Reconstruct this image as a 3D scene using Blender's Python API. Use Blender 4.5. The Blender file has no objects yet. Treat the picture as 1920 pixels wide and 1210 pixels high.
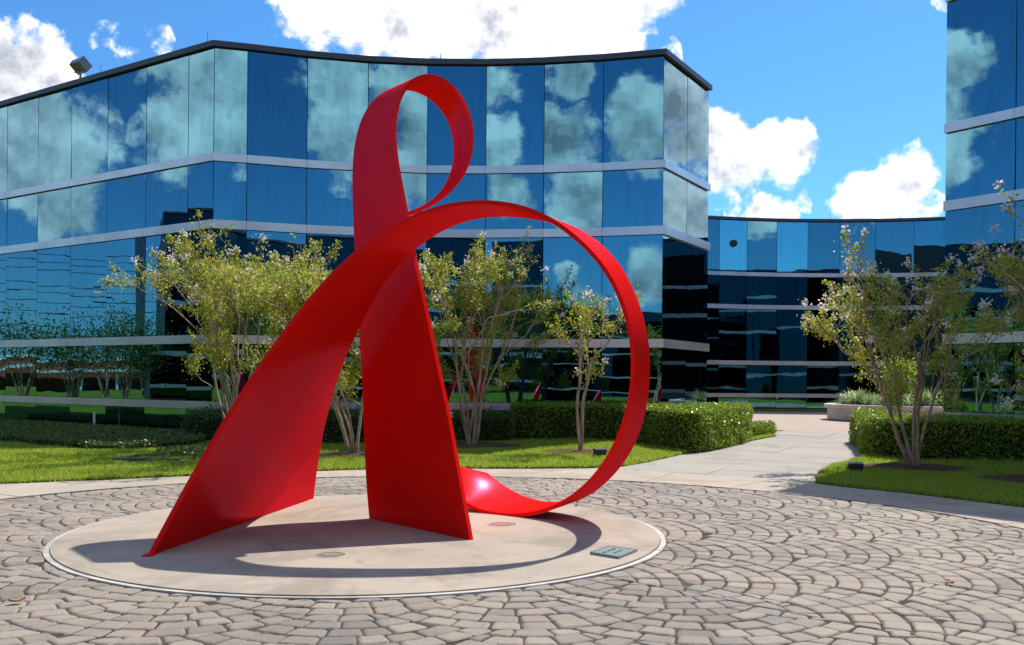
import bpy, bmesh, math, random
import numpy as np
from mathutils import Vector, Matrix

R_ = math.radians
scene = bpy.context.scene
COL = scene.collection
rng = np.random.default_rng(7)
random.seed(7)

# ------------------------------------------------------------------ camera
cam_d = bpy.data.cameras.new('camera')
cam = bpy.data.objects.new('camera', cam_d)
COL.objects.link(cam)
cam.location = (0, 0, 1.6)
cam.rotation_euler = (Matrix.Rotation(R_(90), 3, 'X') @ Matrix.Rotation(0.0085, 3, 'Z')).to_euler()
cam_d.sensor_width = 36
cam_d.lens = 1780 / 1920 * 36
cam_d.shift_y = 106 / 1920
cam_d.clip_start = 0.1
cam_d.clip_end = 3000
scene.camera = cam

# ------------------------------------------------------------------ sky, sun, exposure
SUN = Vector((0.455, 0.605, 1.0)).normalized()
SUN_EL = math.asin(SUN.z)
SUN_AZ = math.atan2(SUN.x, SUN.y)
scene.view_settings.view_transform = 'Standard'
scene.view_settings.look = 'None'
scene.view_settings.exposure = 0.70
scene.view_settings.gamma = 1
scene.view_settings.use_curve_mapping = False

sun_d = bpy.data.lights.new('sun', 'SUN')
sun_d.energy = 4.1
sun_d.angle = R_(0.53)
sun_d.color = (1.0, 0.93, 0.82)
sun = bpy.data.objects.new('sun', sun_d)
sun.rotation_euler = (-SUN).to_track_quat('-Z', 'Y').to_euler()
sun.location = (20, 30, 60)
COL.objects.link(sun)

SKY_BLOBS = [(-0.187,0.911,0.367,0.039),(-0.148,0.922,0.357,0.045),(-0.102,0.929,0.355,0.045),(-0.060,0.936,0.347,0.042),(-0.018,0.937,0.348,0.045),(0.024,0.941,0.339,0.042),(0.066,0.939,0.336,0.039),(0.103,0.938,0.331,0.028),(0.044,0.926,0.375,0.034),(-0.060,0.916,0.396,0.067),(0.121,0.916,0.382,0.034),(-0.454,0.847,0.277,0.028),(-0.440,0.856,0.271,0.031),(-0.417,0.869,0.266,0.025),(-0.453,0.855,0.251,0.039),(-0.404,0.873,0.272,0.014),(0.203,0.947,0.247,0.024),(0.205,0.956,0.212,0.034),(0.237,0.945,0.226,0.029),(0.263,0.940,0.219,0.025),(0.280,0.936,0.213,0.014),(0.209,0.958,0.199,0.017),(0.218,0.961,0.170,0.012),(0.241,0.956,0.166,0.016),(0.266,0.950,0.162,0.016),(0.291,0.941,0.175,0.009),(0.332,0.927,0.176,0.019),(0.348,0.919,0.184,0.015),(0.367,0.910,0.195,0.020),(0.382,0.904,0.189,0.016),(0.342,0.926,0.162,0.015),(0.365,0.916,0.166,0.012),(0.387,0.907,0.164,0.013),(0.400,0.902,0.161,0.013),(-0.368,0.875,0.314,0.013),(-0.357,0.879,0.316,0.013),(-0.330,0.890,0.314,0.010),(0.156,0.933,0.326,0.010),(0.169,0.934,0.316,0.006),(0.384,0.858,0.342,0.009),]
FAR_BLOBS = [(-0.970,0.081,0.229,0.034),(-0.972,0.055,0.228,0.034),(-0.980,0.046,0.196,0.025),(-0.979,0.085,0.187,0.025),(-0.987,0.041,0.153,0.020),(-0.969,-0.057,0.239,0.028),(-0.964,-0.076,0.253,0.025),(-0.954,-0.055,0.296,0.025),(-0.952,-0.082,0.294,0.022),(-0.972,-0.014,0.235,0.008),(0.130,-0.949,0.287,0.039),(0.131,-0.960,0.248,0.039),(0.134,-0.972,0.194,0.028),(0.466,-0.839,0.281,0.039),(0.475,-0.845,0.247,0.039),(0.472,-0.859,0.196,0.025),(0.497,-0.850,0.176,0.020),(0.266,-0.918,0.294,0.028),(0.291,-0.925,0.246,0.034),(0.282,-0.930,0.235,0.025),(0.275,-0.912,0.304,0.025),(0.043,-0.966,0.256,0.018),(0.059,-0.967,0.249,0.020),(0.053,-0.952,0.303,0.012),(-0.221,-0.926,0.305,0.021),(-0.230,-0.944,0.238,0.025),(-0.209,-0.950,0.233,0.017),(-0.332,-0.908,0.256,0.020),(-0.312,-0.917,0.248,0.022),(-0.326,-0.924,0.199,0.028),(-0.227,-0.953,0.199,0.020),(-0.394,-0.880,0.265,0.025),(-0.377,-0.894,0.244,0.022),(-0.402,-0.884,0.240,0.020),(-0.312,-0.898,0.310,0.017),(0.756,0.590,0.283,0.025),(0.752,0.610,0.248,0.028),(0.777,0.604,0.176,0.025),(0.765,0.621,0.171,0.022),(-0.405,-0.907,0.112,0.020),(-0.390,-0.915,0.107,0.017),(-0.322,-0.941,0.102,0.012),]

world = bpy.data.worlds.new('World')
scene.world = world
world.use_nodes = True


class NT:
    """small helper to wire node trees"""
    def __init__(self, tree):
        self.t = tree
        tree.nodes.clear()

    def n(self, kind, **kw):
        nd = self.t.nodes.new('ShaderNode' + kind)
        for k, v in kw.items():
            if k.startswith('i_'):
                nd.inputs[k[2:].replace('_', ' ')].default_value = v
            else:
                setattr(nd, k, v)
        return nd

    def l(self, a, b):
        self.t.links.new(a, b)

    def put(self, sock, v):
        if isinstance(v, bpy.types.NodeSocket):
            self.l(v, sock)
        else:
            sock.default_value = v

    def m(self, op, a, b=0.0, c=None, clamp=False):
        nd = self.n('Math', operation=op, use_clamp=clamp)
        self.put(nd.inputs[0], a)
        self.put(nd.inputs[1], b)
        if c is not None:
            self.put(nd.inputs[2], c)
        return nd.outputs[0]

    def v(self, op, a, b=(0, 0, 0), scale=None):
        nd = self.n('VectorMath', operation=op)
        self.put(nd.inputs[0], a)
        if op != 'SCALE':
            self.put(nd.inputs[1], b)
        if scale is not None:
            self.put(nd.inputs['Scale'], scale)
        return nd.outputs['Value'] if op in ('DISTANCE', 'DOT_PRODUCT', 'LENGTH') else nd.outputs[0]

    def noise(self, vec, scale, detail=4, rough=0.5, color=False, dist=0.0):
        nd = self.n('TexNoise')
        if vec is not None:
            self.l(vec, nd.inputs['Vector'])
        nd.inputs['Scale'].default_value = scale
        nd.inputs['Detail'].default_value = detail
        nd.inputs['Roughness'].default_value = rough
        nd.inputs['Distortion'].default_value = dist
        return nd.outputs['Color' if color else 'Fac']

    def ramp(self, fac, lo, hi, smooth=True):
        nd = self.n('MapRange', interpolation_type='SMOOTHSTEP' if smooth else 'LINEAR')
        self.put(nd.inputs['Value'], fac)
        nd.inputs['From Min'].default_value = lo
        nd.inputs['From Max'].default_value = hi
        return nd.outputs['Result']

    def mix(self, fac, a, b):
        nd = self.n('Mix', data_type='RGBA')
        self.put(nd.inputs[0], fac)
        for s, val in ((nd.inputs[6], a), (nd.inputs[7], b)):
            if isinstance(val, bpy.types.NodeSocket):
                self.l(val, s)
            else:
                s.default_value = (*val[:3], 1)
        return nd.outputs[2]


w = NT(world.node_tree)
sky = w.n('TexSky', sky_type='NISHITA', sun_disc=False, sun_elevation=SUN_EL, sun_rotation=SUN_AZ)
sky.air_density = 1.0
sky.dust_density = 0.35
sky.ozone_density = 2.6
direc = w.n('TexCoord').outputs['Generated']
warp = w.v('SCALE', w.v('SUBTRACT', w.noise(direc, 14, 3, 0.6, True), (0.5, 0.5, 0.5)), scale=0.06)
dw = w.v('ADD', direc, warp)
cov = None
for x, y, z, r in SKY_BLOBS + [(x, y, z, r * 1.22) for x, y, z, r in FAR_BLOBS]:
    f = w.m('SUBTRACT', 1.0, w.m('DIVIDE', w.v('DISTANCE', dw, (x, y, z)), r * 1.5))
    if r < 0.0145:      # small wisps: thin enough for the noise to tear them
        f = w.m('MINIMUM', f, 0.20)
    cov = f if cov is None else w.m('MAXIMUM', cov, f)
sep = w.n('SeparateXYZ')
w.l(direc, sep.inputs[0])
up = sep.outputs[2]
# scattered unseen clouds high overhead, coverage raised for more ambient light
den = w.m('ADD', w.m('MAXIMUM', up, 0.0), 0.25)
comb = w.n('CombineXYZ')
w.l(w.m('DIVIDE', sep.outputs[0], den), comb.inputs[0])
w.l(w.m('DIVIDE', sep.outputs[1], den), comb.inputs[1])
high = w.m('MULTIPLY', w.ramp(w.noise(comb.outputs[0], 2.2, 3, 0.5), 0.46, 0.60), w.ramp(up, 0.42, 0.56))
cov = w.m('MAXIMUM', cov, w.m('SUBTRACT', w.m('MULTIPLY', high, 1.30), 0.55))
f1 = w.noise(direc, 15, 10, 0.60)
f2 = w.noise(w.v('ADD', direc, (0.006, 0.008, 0.020)), 15, 10, 0.60)
cov = w.m('ADD', cov, w.m('MULTIPLY', w.m('SUBTRACT', f1, 0.5), 1.7))
cov = w.m('ADD', cov, w.m('MULTIPLY', w.m('SUBTRACT', w.noise(direc, 70, 6, 0.65), 0.5), 0.7))
alpha = w.ramp(cov, 0.06, 0.46)
lit = w.m('ADD', 1.08, w.m('MULTIPLY', w.m('SUBTRACT', f1, f2), 2.6))
body = w.ramp(w.noise(direc, 7, 4, 0.5), 0.40, 0.70)
lit = w.m('SUBTRACT', lit, w.m('MULTIPLY', w.m('MULTIPLY', body, w.ramp(cov, 0.30, 0.9)), 0.55))
lit = w.m('MINIMUM', w.m('MAXIMUM', lit, 0.5), 1.4)
cl = w.n('Combine' + 'Color')
CW = 7.6
w.l(w.m('MULTIPLY', w.m('POWER', lit, 1.25), CW), cl.inputs[0])
w.l(w.m('MULTIPLY', w.m('POWER', lit, 1.15), CW), cl.inputs[1])
w.l(w.m('MULTIPLY', lit, CW * 1.03), cl.inputs[2])
skyc = w.n('Mix', data_type='RGBA', blend_type='MULTIPLY')
skyc.inputs[0].default_value = 1
w.l(sky.outputs[0], skyc.inputs[6])
skyc.inputs[7].default_value = (0.33, 0.68, 0.97, 1)
bg = w.n('Background')
w.l(w.mix(alpha, skyc.outputs[2], cl.outputs[0]), bg.inputs['Color'])
bg.inputs['Strength'].default_value = 0.105
outw = w.n('OutputWorld')
w.l(bg.outputs[0], outw.inputs['Surface'])


# ------------------------------------------------------------------ object helpers
def tag(o, label=None, cat=None, group=None, kind=None):
    for k, v in (('label', label), ('category', cat), ('group', group), ('kind', kind)):
        if v:
            o[k] = v
    return o


def empty(name, loc=(0, 0, 0), rz=0.0):
    o = bpy.data.objects.new(name, None)
    o.location = loc
    o.rotation_euler = (0, 0, rz)
    o.empty_display_size = 0.3
    COL.objects.link(o)
    return o


def link(name, me, m=None, parent=None, loc=None):
    o = bpy.data.objects.new(name, me)
    if m is not None and not me.materials:
        me.materials.append(m)
    COL.objects.link(o)
    if parent is not None:
        o.parent = parent
    if loc is not None:
        o.location = loc
    return o


def mesh(name, V, F, smooth=False):
    me = bpy.data.meshes.new(name)
    me.from_pydata([tuple(map(float, v)) for v in V], [], F)
    me.update()
    if smooth:
        me.polygons.foreach_set('use_smooth', [True] * len(me.polygons))
    return me


def mesh_np(name, V, k):
    """V: (n*k, 3) vertices, every k consecutive ones a face"""
    V = np.asarray(V, dtype=np.float32).reshape(-1, 3)
    n = len(V) // k
    me = bpy.data.meshes.new(name)
    me.vertices.add(n * k)
    me.vertices.foreach_set('co', V.ravel())
    me.loops.add(n * k)
    me.loops.foreach_set('vertex_index', np.arange(n * k, dtype=np.int32))
    me.polygons.add(n)
    me.polygons.foreach_set('loop_start', np.arange(0, n * k, k, dtype=np.int32))
    try:
        me.polygons.foreach_set('loop_total', np.full(n, k, dtype=np.int32))
    except Exception:
        pass
    me.update(calc_edges=True)
    return me


class MB:
    """collects boxes, prisms and tubes for ONE mesh"""
    def __init__(self):
        self.V = []
        self.F = []

    def add(self, V, F):
        b = len(self.V)
        self.V += [tuple(v) for v in V]
        self.F += [tuple(i + b for i in f) for f in F]

    def box(self, c, s, M=None):
        cx, cy, cz = c
        sx, sy, sz = s[0] / 2, s[1] / 2, s[2] / 2
        V = [Vector((x * sx, y * sy, z * sz)) for z in (-1, 1) for y in (-1, 1) for x in (-1, 1)]
        if M is not None:
            V = [M @ v for v in V]
        V = [v + Vector(c) for v in V]
        self.add(V, [(0, 2, 3, 1), (4, 5, 7, 6), (0, 1, 5, 4), (2, 6, 7, 3), (0, 4, 6, 2), (1, 3, 7, 5)])

    def prism(self, P, z0, z1):
        n = len(P)
        V = [(x, y, z0) for x, y in P] + [(x, y, z1) for x, y in P]
        F = [tuple(range(n - 1, -1, -1)), tuple(range(n, 2 * n))]
        F += [(i, (i + 1) % n, n + (i + 1) % n, n + i) for i in range(n)]
        self.add(V, F)

    def tube(self, P, R, k=6, caps=True):
        P = [Vector(p) for p in P]
        if not hasattr(R, '__len__'):
            R = [R] * len(P)
        V = []
        ref = Vector((0.13, 0.31, 0.94))
        for i, p in enumerate(P):
            d = (P[min(i + 1, len(P) - 1)] - P[max(i - 1, 0)]).normalized()
            a = d.cross(ref)
            if a.length < 0.05:
                a = d.cross(Vector((1, 0, 0)))
            a.normalize()
            b = d.cross(a)
            for j in range(k):
                t = 2 * math.pi * j / k
                V.append(p + (a * math.cos(t) + b * math.sin(t)) * R[i])
        F = []
        for i in range(len(P) - 1):
            for j in range(k):
                j2 = (j + 1) % k
                F.append((i * k + j, i * k + j2, (i + 1) * k + j2, (i + 1) * k + j))
        if caps:
            F.append(tuple(range(k - 1, -1, -1)))
            F.append(tuple((len(P) - 1) * k + j for j in range(k)))
        self.add(V, F)

    def build(self, name, m, parent=None, smooth=False):
        return link(name, mesh(name, self.V, self.F, smooth), m, parent)


def inpoly(P, X, Y):
    P = np.asarray(P)
    c = np.zeros(len(X), bool)
    j = len(P) - 1
    for i in range(len(P)):
        xi, yi = P[i]
        xj, yj = P[j]
        if yi != yj:
            c ^= ((yi > Y) != (yj > Y)) & (X < (xj - xi) * (Y - yi) / (yj - yi) + xi)
        j = i
    return c


def clip(poly, p, n):
    """keep the part of poly with (x-p).n >= 0"""
    out = []
    for i in range(len(poly)):
        a, b = poly[i], poly[(i + 1) % len(poly)]
        da = (a[0] - p[0]) * n[0] + (a[1] - p[1]) * n[1]
        db = (b[0] - p[0]) * n[0] + (b[1] - p[1]) * n[1]
        if da >= 0:
            out.append(a)
        if (da >= 0) != (db >= 0):
            s = da / (da - db)
            out.append((a[0] + (b[0] - a[0]) * s, a[1] + (b[1] - a[1]) * s))
    return out


def area(P):
    return 0.5 * sum(P[i][0] * P[(i + 1) % len(P)][1] - P[(i + 1) % len(P)][0] * P[i][1] for i in range(len(P)))


def clip_out_circle(poly, c, r):
    """keep what lies outside the circle (tangent line at the polygon's middle)"""
    if len(poly) < 3:
        return poly
    mx = sum(p[0] for p in poly) / len(poly) - c[0]
    my = sum(p[1] for p in poly) / len(poly) - c[1]
    L = math.hypot(mx, my) or 1e-6
    n = (mx / L, my / L)
    return clip(poly, (c[0] + n[0] * r, c[1] + n[1] * r), n)


def clip_in_circle(poly, c, r):
    if len(poly) < 3:
        return poly
    mx = sum(p[0] for p in poly) / len(poly) - c[0]
    my = sum(p[1] for p in poly) / len(poly) - c[1]
    L = math.hypot(mx, my) or 1e-6
    n = (mx / L, my / L)
    return clip(poly, (c[0] + n[0] * r, c[1] + n[1] * r), (-n[0], -n[1]))


def shrink(P, d):
    cx = sum(p[0] for p in P) / len(P)
    cy = sum(p[1] for p in P) / len(P)
    out = []
    for x, y in P:
        L = math.hypot(x - cx, y - cy)
        k = max(0.3, 1 - d * 1.35 / max(L, 1e-6))
        out.append((cx + (x - cx) * k, cy + (y - cy) * k))
    return out


# ------------------------------------------------------------------ materials
def mat(name, color=(0.5, 0.5, 0.5), rough=0.6, metal=0.0, spec=0.5, coat=0.0, coat_rough=0.1):
    m = bpy.data.materials.new(name)
    m.use_nodes = True
    t = NT(m.node_tree)
    b = t.n('BsdfPrincipled')
    b.inputs['Base Color'].default_value = (*color, 1)
    b.inputs['Roughness'].default_value = rough
    b.inputs['Metallic'].default_value = metal
    b.inputs['Specular IOR Level'].default_value = spec
    b.inputs['Coat Weight'].default_value = coat
    b.inputs['Coat Roughness'].default_value = coat_rough
    o = t.n('OutputMaterial')
    t.l(b.outputs[0], o.inputs['Surface'])
    return m, t, b, o


def obj_co(t):
    return t.n('NewGeometry').outputs['Position']


def bump(t, b, h, strength=0.3, dist=0.01):
    nd = t.n('Bump')
    nd.inputs['Strength'].default_value = strength
    nd.inputs['Distance'].default_value = dist
    t.l(h, nd.inputs['Height'])
    t.l(nd.outputs[0], b.inputs['Normal'])
    return nd


def mat_concrete(name, c1, c2, c3, scale=1.0, grain=0.25):
    m, t, b, o = mat(name, c1, 0.85, spec=0.3)
    P = obj_co(t)
    a = t.mix(t.ramp(t.noise(P, 0.9 * scale, 5, 0.65), 0.35, 0.68), c1, c2)
    a = t.mix(t.m('MULTIPLY', t.ramp(t.noise(P, 2.3 * scale, 6, 0.7, dist=0.8), 0.52, 0.75), 0.7), a, c3)
    sp = t.noise(P, 160, 2, 0.6)
    br = t.m('ADD', 1 - grain / 2, t.m('MULTIPLY', sp, grain))
    tone = t.n('VectorMath', operation='SCALE')
    t.l(a, tone.inputs[0])
    t.l(br, tone.inputs['Scale'])
    # small dark spots
    vor = t.n('TexVoronoi')
    t.l(P, vor.inputs['Vector'])
    vor.inputs['Scale'].default_value = 2.6
    spot = t.m('MULTIPLY', t.m('LESS_THAN', vor.outputs['Distance'], 0.035), 0.55)
    cr = t.n('TexVoronoi', feature='DISTANCE_TO_EDGE')
    wv = t.v('ADD', P, t.v('SCALE', t.v('SUBTRACT', t.noise(P, 2.2, 5, 0.7, True), (0.5, 0.5, 0.5)), scale=0.55))
    t.l(wv, cr.inputs['Vector'])
    cr.inputs['Scale'].default_value = 0.42
    crack = t.m('MULTIPLY', t.m('LESS_THAN', cr.outputs['Distance'], 0.0022), t.ramp(t.noise(P, 0.6, 2), 0.45, 0.55))
    stain = t.m('MULTIPLY', t.ramp(t.noise(P, 0.45, 6, 0.75, dist=1.5), 0.47, 0.64), 0.55)
    res = t.mix(stain, tone.outputs[0], tuple(v * 0.62 for v in c2))
    res = t.mix(t.m('MULTIPLY', crack, 0.6), res, (0.12, 0.10, 0.085))
    t.l(t.mix(spot, res, (0.09, 0.075, 0.06)), b.inputs['Base Color'])
    bump(t, b, t.m('ADD', sp, t.m('MULTIPLY', t.noise(P, 22, 4), 0.8)), 0.35, 0.004)
    return m


M = {}
M['disc'] = mat_concrete('disc_concrete', (0.375, 0.32, 0.26), (0.31, 0.27, 0.225), (0.40, 0.325, 0.25), 0.9, 0.3)
M['walk'] = mat_concrete('walk_concrete', (0.40, 0.34, 0.275), (0.33, 0.29, 0.245), (0.43, 0.35, 0.27), 0.6, 0.2)
M['path'] = mat_concrete('path_concrete', (0.33, 0.305, 0.27), (0.28, 0.265, 0.24), (0.36, 0.32, 0.27), 0.6, 0.2)
M['planter'] = mat_concrete('planter_concrete', (0.66, 0.58, 0.49), (0.58, 0.50, 0.42), (0.48, 0.42, 0.36), 0.8, 0.15)

# pavers: sandy grey-brown concrete stones, each one a little different
m, t, b, o = mat('paver_stone', (0.3, 0.27, 0.24), 0.7, spec=0.45)
P = obj_co(t)
info = t.n('ObjectInfo').outputs['Random']
isl = t.n('NewGeometry').outputs['Random Per Island']
rnd = t.m('FRACT', t.m('ADD', t.m('MULTIPLY', info, 7.31), isl))
c = t.mix(rnd, (0.165, 0.145, 0.125), (0.31, 0.266, 0.218))
c = t.mix(t.m('MULTIPLY', t.ramp(t.m('FRACT', t.m('MULTIPLY', rnd, 9.7)), 0.66, 0.95), 0.55), c, (0.25, 0.205, 0.18))
c = t.mix(t.m('MULTIPLY', t.ramp(t.m('FRACT', t.m('MULTIPLY', rnd, 5.3)), 0.7, 1.0), 0.6), c, (0.17, 0.165, 0.16))
c = t.mix(t.m('MULTIPLY', t.ramp(t.noise(P, 0.55, 4, 0.6), 0.42, 0.62), 0.6), c, (0.34, 0.285, 0.225))
gr = t.noise(P, 190, 2, 0.7)
c = t.mix(t.m('MULTIPLY', t.ramp(gr, 0.58, 0.72), 0.5), c, (0.42, 0.35, 0.27))
c = t.mix(t.m('MULTIPLY', t.ramp(t.noise(P, 120, 3, 0.7), 0.55, 0.75), 0.5), c, (0.09, 0.08, 0.075))
c = t.mix(t.m('MULTIPLY', t.ramp(t.noise(P, 0.9, 6, 0.75, dist=1.2), 0.53, 0.68), 0.45), c, (0.12, 0.105, 0.09))
t.l(c, b.inputs['Base Color'])
bump(t, b, t.m('ADD', gr, t.m('MULTIPLY', t.noise(P, 45, 4, 0.65), 1.6)), 1.0, 0.006)
M['paver'] = m

m, t, b, o = mat('joint_sand', (0.06, 0.05, 0.04), 0.95, spec=0.1)
P = obj_co(t)
t.l(t.mix(t.ramp(t.noise(P, 3.0, 5, 0.7), 0.45, 0.7), (0.055, 0.045, 0.035), (0.13, 0.105, 0.08)), b.inputs['Base Color'])
M['sand'] = m

M['white_edge'] = mat_concrete('white_edge_paint', (0.52, 0.50, 0.46), (0.38, 0.36, 0.33), (0.30, 0.27, 0.23), 4, 0.3)


def mat_red():
    m = bpy.data.materials.new('red_gloss_paint')
    m.use_nodes = True
    t = NT(m.node_tree)
    P = obj_co(t)
    n1 = t.noise(P, 1.7, 5, 0.6)
    n2 = t.noise(P, 26, 5, 0.7)
    c = t.mix(t.ramp(n1, 0.3, 0.7), (0.86, 0.012, 0.005), (0.78, 0.010, 0.006))
    streak = t.n('Mapping')
    t.l(P, streak.inputs['Vector'])
    streak.inputs['Scale'].default_value = (14, 14, 0.9)
    st = t.noise(streak.outputs[0], 1.0, 5, 0.65)
    c = t.mix(t.m('MULTIPLY', t.ramp(st, 0.50, 0.8), 0.22), c, (0.62, 0.03, 0.03))
    c = t.mix(t.m('MULTIPLY', t.ramp(t.noise(P, 55, 2, 0.5), 0.73, 0.80), 0.4), c, (0.7, 0.28, 0.24))
    bp = t.n('Bump')
    bp.inputs['Strength'].default_value = 0.6
    bp.inputs['Distance'].default_value = 0.02
    t.l(t.m('ADD', t.noise(P, 1.1, 3, 0.45), t.m('MULTIPLY', n2, 0.008)), bp.inputs['Height'])
    df = t.n('BsdfDiffuse')
    t.l(c, df.inputs['Color'])
    t.l(bp.outputs[0], df.inputs['Normal'])
    gl = t.n('BsdfGlossy')
    gl.inputs['Color'].default_value = (0.76, 0.12, 0.26, 1)
    t.l(t.m('ADD', 0.17, t.m('MULTIPLY', n2, 0.16)), gl.inputs['Roughness'])
    t.l(bp.outputs[0], gl.inputs['Normal'])
    fr = t.n('Fresnel')
    fr.inputs['IOR'].default_value = 1.42
    mx = t.n('MixShader')
    t.l(t.m('MULTIPLY', t.m('MINIMUM', fr.outputs[0], 0.14), t.m('SUBTRACT', 1.15, t.m('MULTIPLY', st, 0.4))), mx.inputs[0])
    t.l(df.outputs[0], mx.inputs[1])
    t.l(gl.outputs[0], mx.inputs[2])
    o = t.n('OutputMaterial')
    t.l(mx.outputs[0], o.inputs['Surface'])
    return m


M['red'] = mat_red()


def mat_glass(name, tint, wav=1.0, rough=0.004):
    m, t, b, o = mat(name, tint, rough, metal=1.0)
    P = obj_co(t)
    mp = t.n('Mapping')
    t.l(P, mp.inputs['Vector'])
    mp.inputs['Scale'].default_value = (0.55, 0.55, 1.3)
    n1 = t.noise(mp.outputs[0], 1.0, 2, 0.45)
    mp2 = t.n('Mapping')
    t.l(P, mp2.inputs['Vector'])
    mp2.inputs['Scale'].default_value = (5, 5, 0.6)
    n2 = t.noise(mp2.outputs[0], 1.0, 4, 0.6)
    info = t.n('ObjectInfo').outputs['Random']
    k = t.m('ADD', 0.90, t.m('MULTIPLY', info, 0.16))
    k = t.m('MULTIPLY', k, t.m('SUBTRACT', 1.03, t.m('MULTIPLY', t.ramp(n2, 0.45, 0.8), 0.16)))
    sc = t.n('VectorMath', operation='SCALE')
    sc.inputs[0].default_value = tint
    t.l(k, sc.inputs['Scale'])
    t.l(sc.outputs[0], b.inputs['Base Color'])
    t.l(t.m('ADD', rough, t.m('MULTIPLY', t.ramp(n2, 0.5, 0.85), 0.02)), b.inputs['Roughness'])
    bump(t, b, n1, 1.0, 0.0022 * wav)
    return m


M['glass'] = mat_glass('blue_mirror_glass', (0.10, 0.25, 0.32), 0.8)
M['glass_dark'] = mat_glass('dark_reflecting_glass', (0.035, 0.07, 0.09), 1.0)
M['glass_cyan_reflection'] = mat_glass('cyan_reflection_glass', (0.20, 0.52, 0.60), 1.0)  # brighter tint paints a cyan reflection into two far panes
M['core'] = mat('dark_glazing_frame', (0.012, 0.016, 0.02), 0.5)[0]
m, t, b, o = mat('aluminium_band', (0.68, 0.66, 0.68), 0.32, metal=0.75)
P = obj_co(t)
t.l(t.mix(t.ramp(t.noise(P, 0.8, 4, 0.6), 0.35, 0.7), (0.72, 0.70, 0.71), (0.60, 0.58, 0.60)), b.inputs['Base Color'])
bump(t, b, t.noise(P, 1.3, 2), 0.4, 0.01)
M['band'] = m
M['bronze'] = mat('dark_bronze_coping', (0.07, 0.07, 0.08), 0.45, metal=0.3)[0]
M['roof'] = mat('gravel_roof', (0.3, 0.29, 0.27), 0.9)[0]


def mat_leaf(name, cs, trans=0.35, rough=0.45):
    m, t, b, o = mat(name, cs[0], rough, spec=0.4)
    isl = t.n('NewGeometry').outputs['Random Per Island']
    cr = t.n('ValToRGB')
    cr.color_ramp.interpolation = 'LINEAR'
    els = cr.color_ramp.elements
    while len(els) < len(cs):
        els.new(0.5)
    for i, c in enumerate(cs):
        els[i].position = i / (len(cs) - 1)
        els[i].color = (*c, 1)
    t.l(isl, cr.inputs[0])
    t.l(cr.outputs[0], b.inputs['Base Color'])
    tr = t.n('BsdfTranslucent')
    t.l(cr.outputs[0], tr.inputs['Color'])
    mx = t.n('MixShader')
    mx.inputs[0].default_value = trans
    t.l(b.outputs[0], mx.inputs[1])
    t.l(tr.outputs[0], mx.inputs[2])
    t.l(mx.outputs[0], o.inputs['Surface'])
    return m


M['leaf'] = mat_leaf('crape_myrtle_leaf', [(0.16, 0.25, 0.03), (0.32, 0.42, 0.05), (0.48, 0.54, 0.07), (0.24, 0.36, 0.03), (0.40, 0.48, 0.05), (0.60, 0.46, 0.08), (0.42, 0.22, 0.06)], 0.5)
M['bloom'] = mat_leaf('pale_blossom', [(0.88, 0.72, 0.68), (0.90, 0.84, 0.78), (0.74, 0.58, 0.50)], 0.45, 0.6)
M['hedge'] = mat_leaf('hedge_leaf', [(0.10, 0.18, 0.02), (0.22, 0.33, 0.03), (0.36, 0.46, 0.05), (0.14, 0.23, 0.02)], 0.42, 0.3)
M['shrub'] = mat_leaf('dark_shrub_leaf', [(0.03, 0.07, 0.015), (0.06, 0.12, 0.02), (0.10, 0.17, 0.03)], 0.3, 0.35)
M['lime'] = mat_leaf('lime_leaf', [(0.30, 0.42, 0.02), (0.42, 0.50, 0.03), (0.22, 0.34, 0.02)], 0.5, 0.4)
M['strap'] = mat_leaf('strap_leaf', [(0.16, 0.27, 0.06), (0.40, 0.48, 0.26), (0.24, 0.36, 0.10)], 0.3, 0.4)
M['blade'] = mat_leaf('grass_blade', [(0.20, 0.34, 0.02), (0.33, 0.46, 0.03), (0.48, 0.56, 0.05), (0.24, 0.38, 0.025), (0.48, 0.44, 0.12)], 0.5, 0.5)
M['cover'] = mat_leaf('ground_cover_leaf', [(0.06, 0.11, 0.02), (0.12, 0.19, 0.03), (0.17, 0.22, 0.05)], 0.3, 0.4)
M['fartree'] = mat_leaf('far_tree_leaf', [(0.04, 0.09, 0.02), (0.09, 0.15, 0.03), (0.15, 0.19, 0.04)], 0.3, 0.5)
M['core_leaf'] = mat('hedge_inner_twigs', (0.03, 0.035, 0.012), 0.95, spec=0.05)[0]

m, t, b, o = mat('turf', (0.1, 0.16, 0.02), 0.95, spec=0.1)
P = obj_co(t)
c = t.mix(t.ramp(t.noise(P, 0.8, 5, 0.65), 0.35, 0.7), (0.11, 0.17, 0.015), (0.20, 0.26, 0.03))
c = t.mix(t.m('MULTIPLY', t.ramp(t.noise(P, 35, 4, 0.7), 0.45, 0.7), 0.6), c, (0.05, 0.07, 0.012))
c = t.mix(t.m('MULTIPLY', t.ramp(t.noise(P, 2.1, 4, 0.7), 0.55, 0.75), 0.4), c, (0.24, 0.22, 0.06))
t.l(c, b.inputs['Base Color'])
bump(t, b, t.noise(P, 45, 5, 0.7), 0.9, 0.03)
M['turf'] = m

m, t, b, o = mat('bark_mulch', (0.10, 0.06, 0.04), 0.95, spec=0.1)
P = obj_co(t)
c = t.mix(t.ramp(t.noise(P, 22, 5, 0.75), 0.35, 0.7), (0.06, 0.035, 0.022), (0.23, 0.145, 0.095))
t.l(c, b.inputs['Base Color'])
bump(t, b, t.noise(P, 30, 5, 0.8), 1.0, 0.05)
M['mulch'] = m

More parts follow.
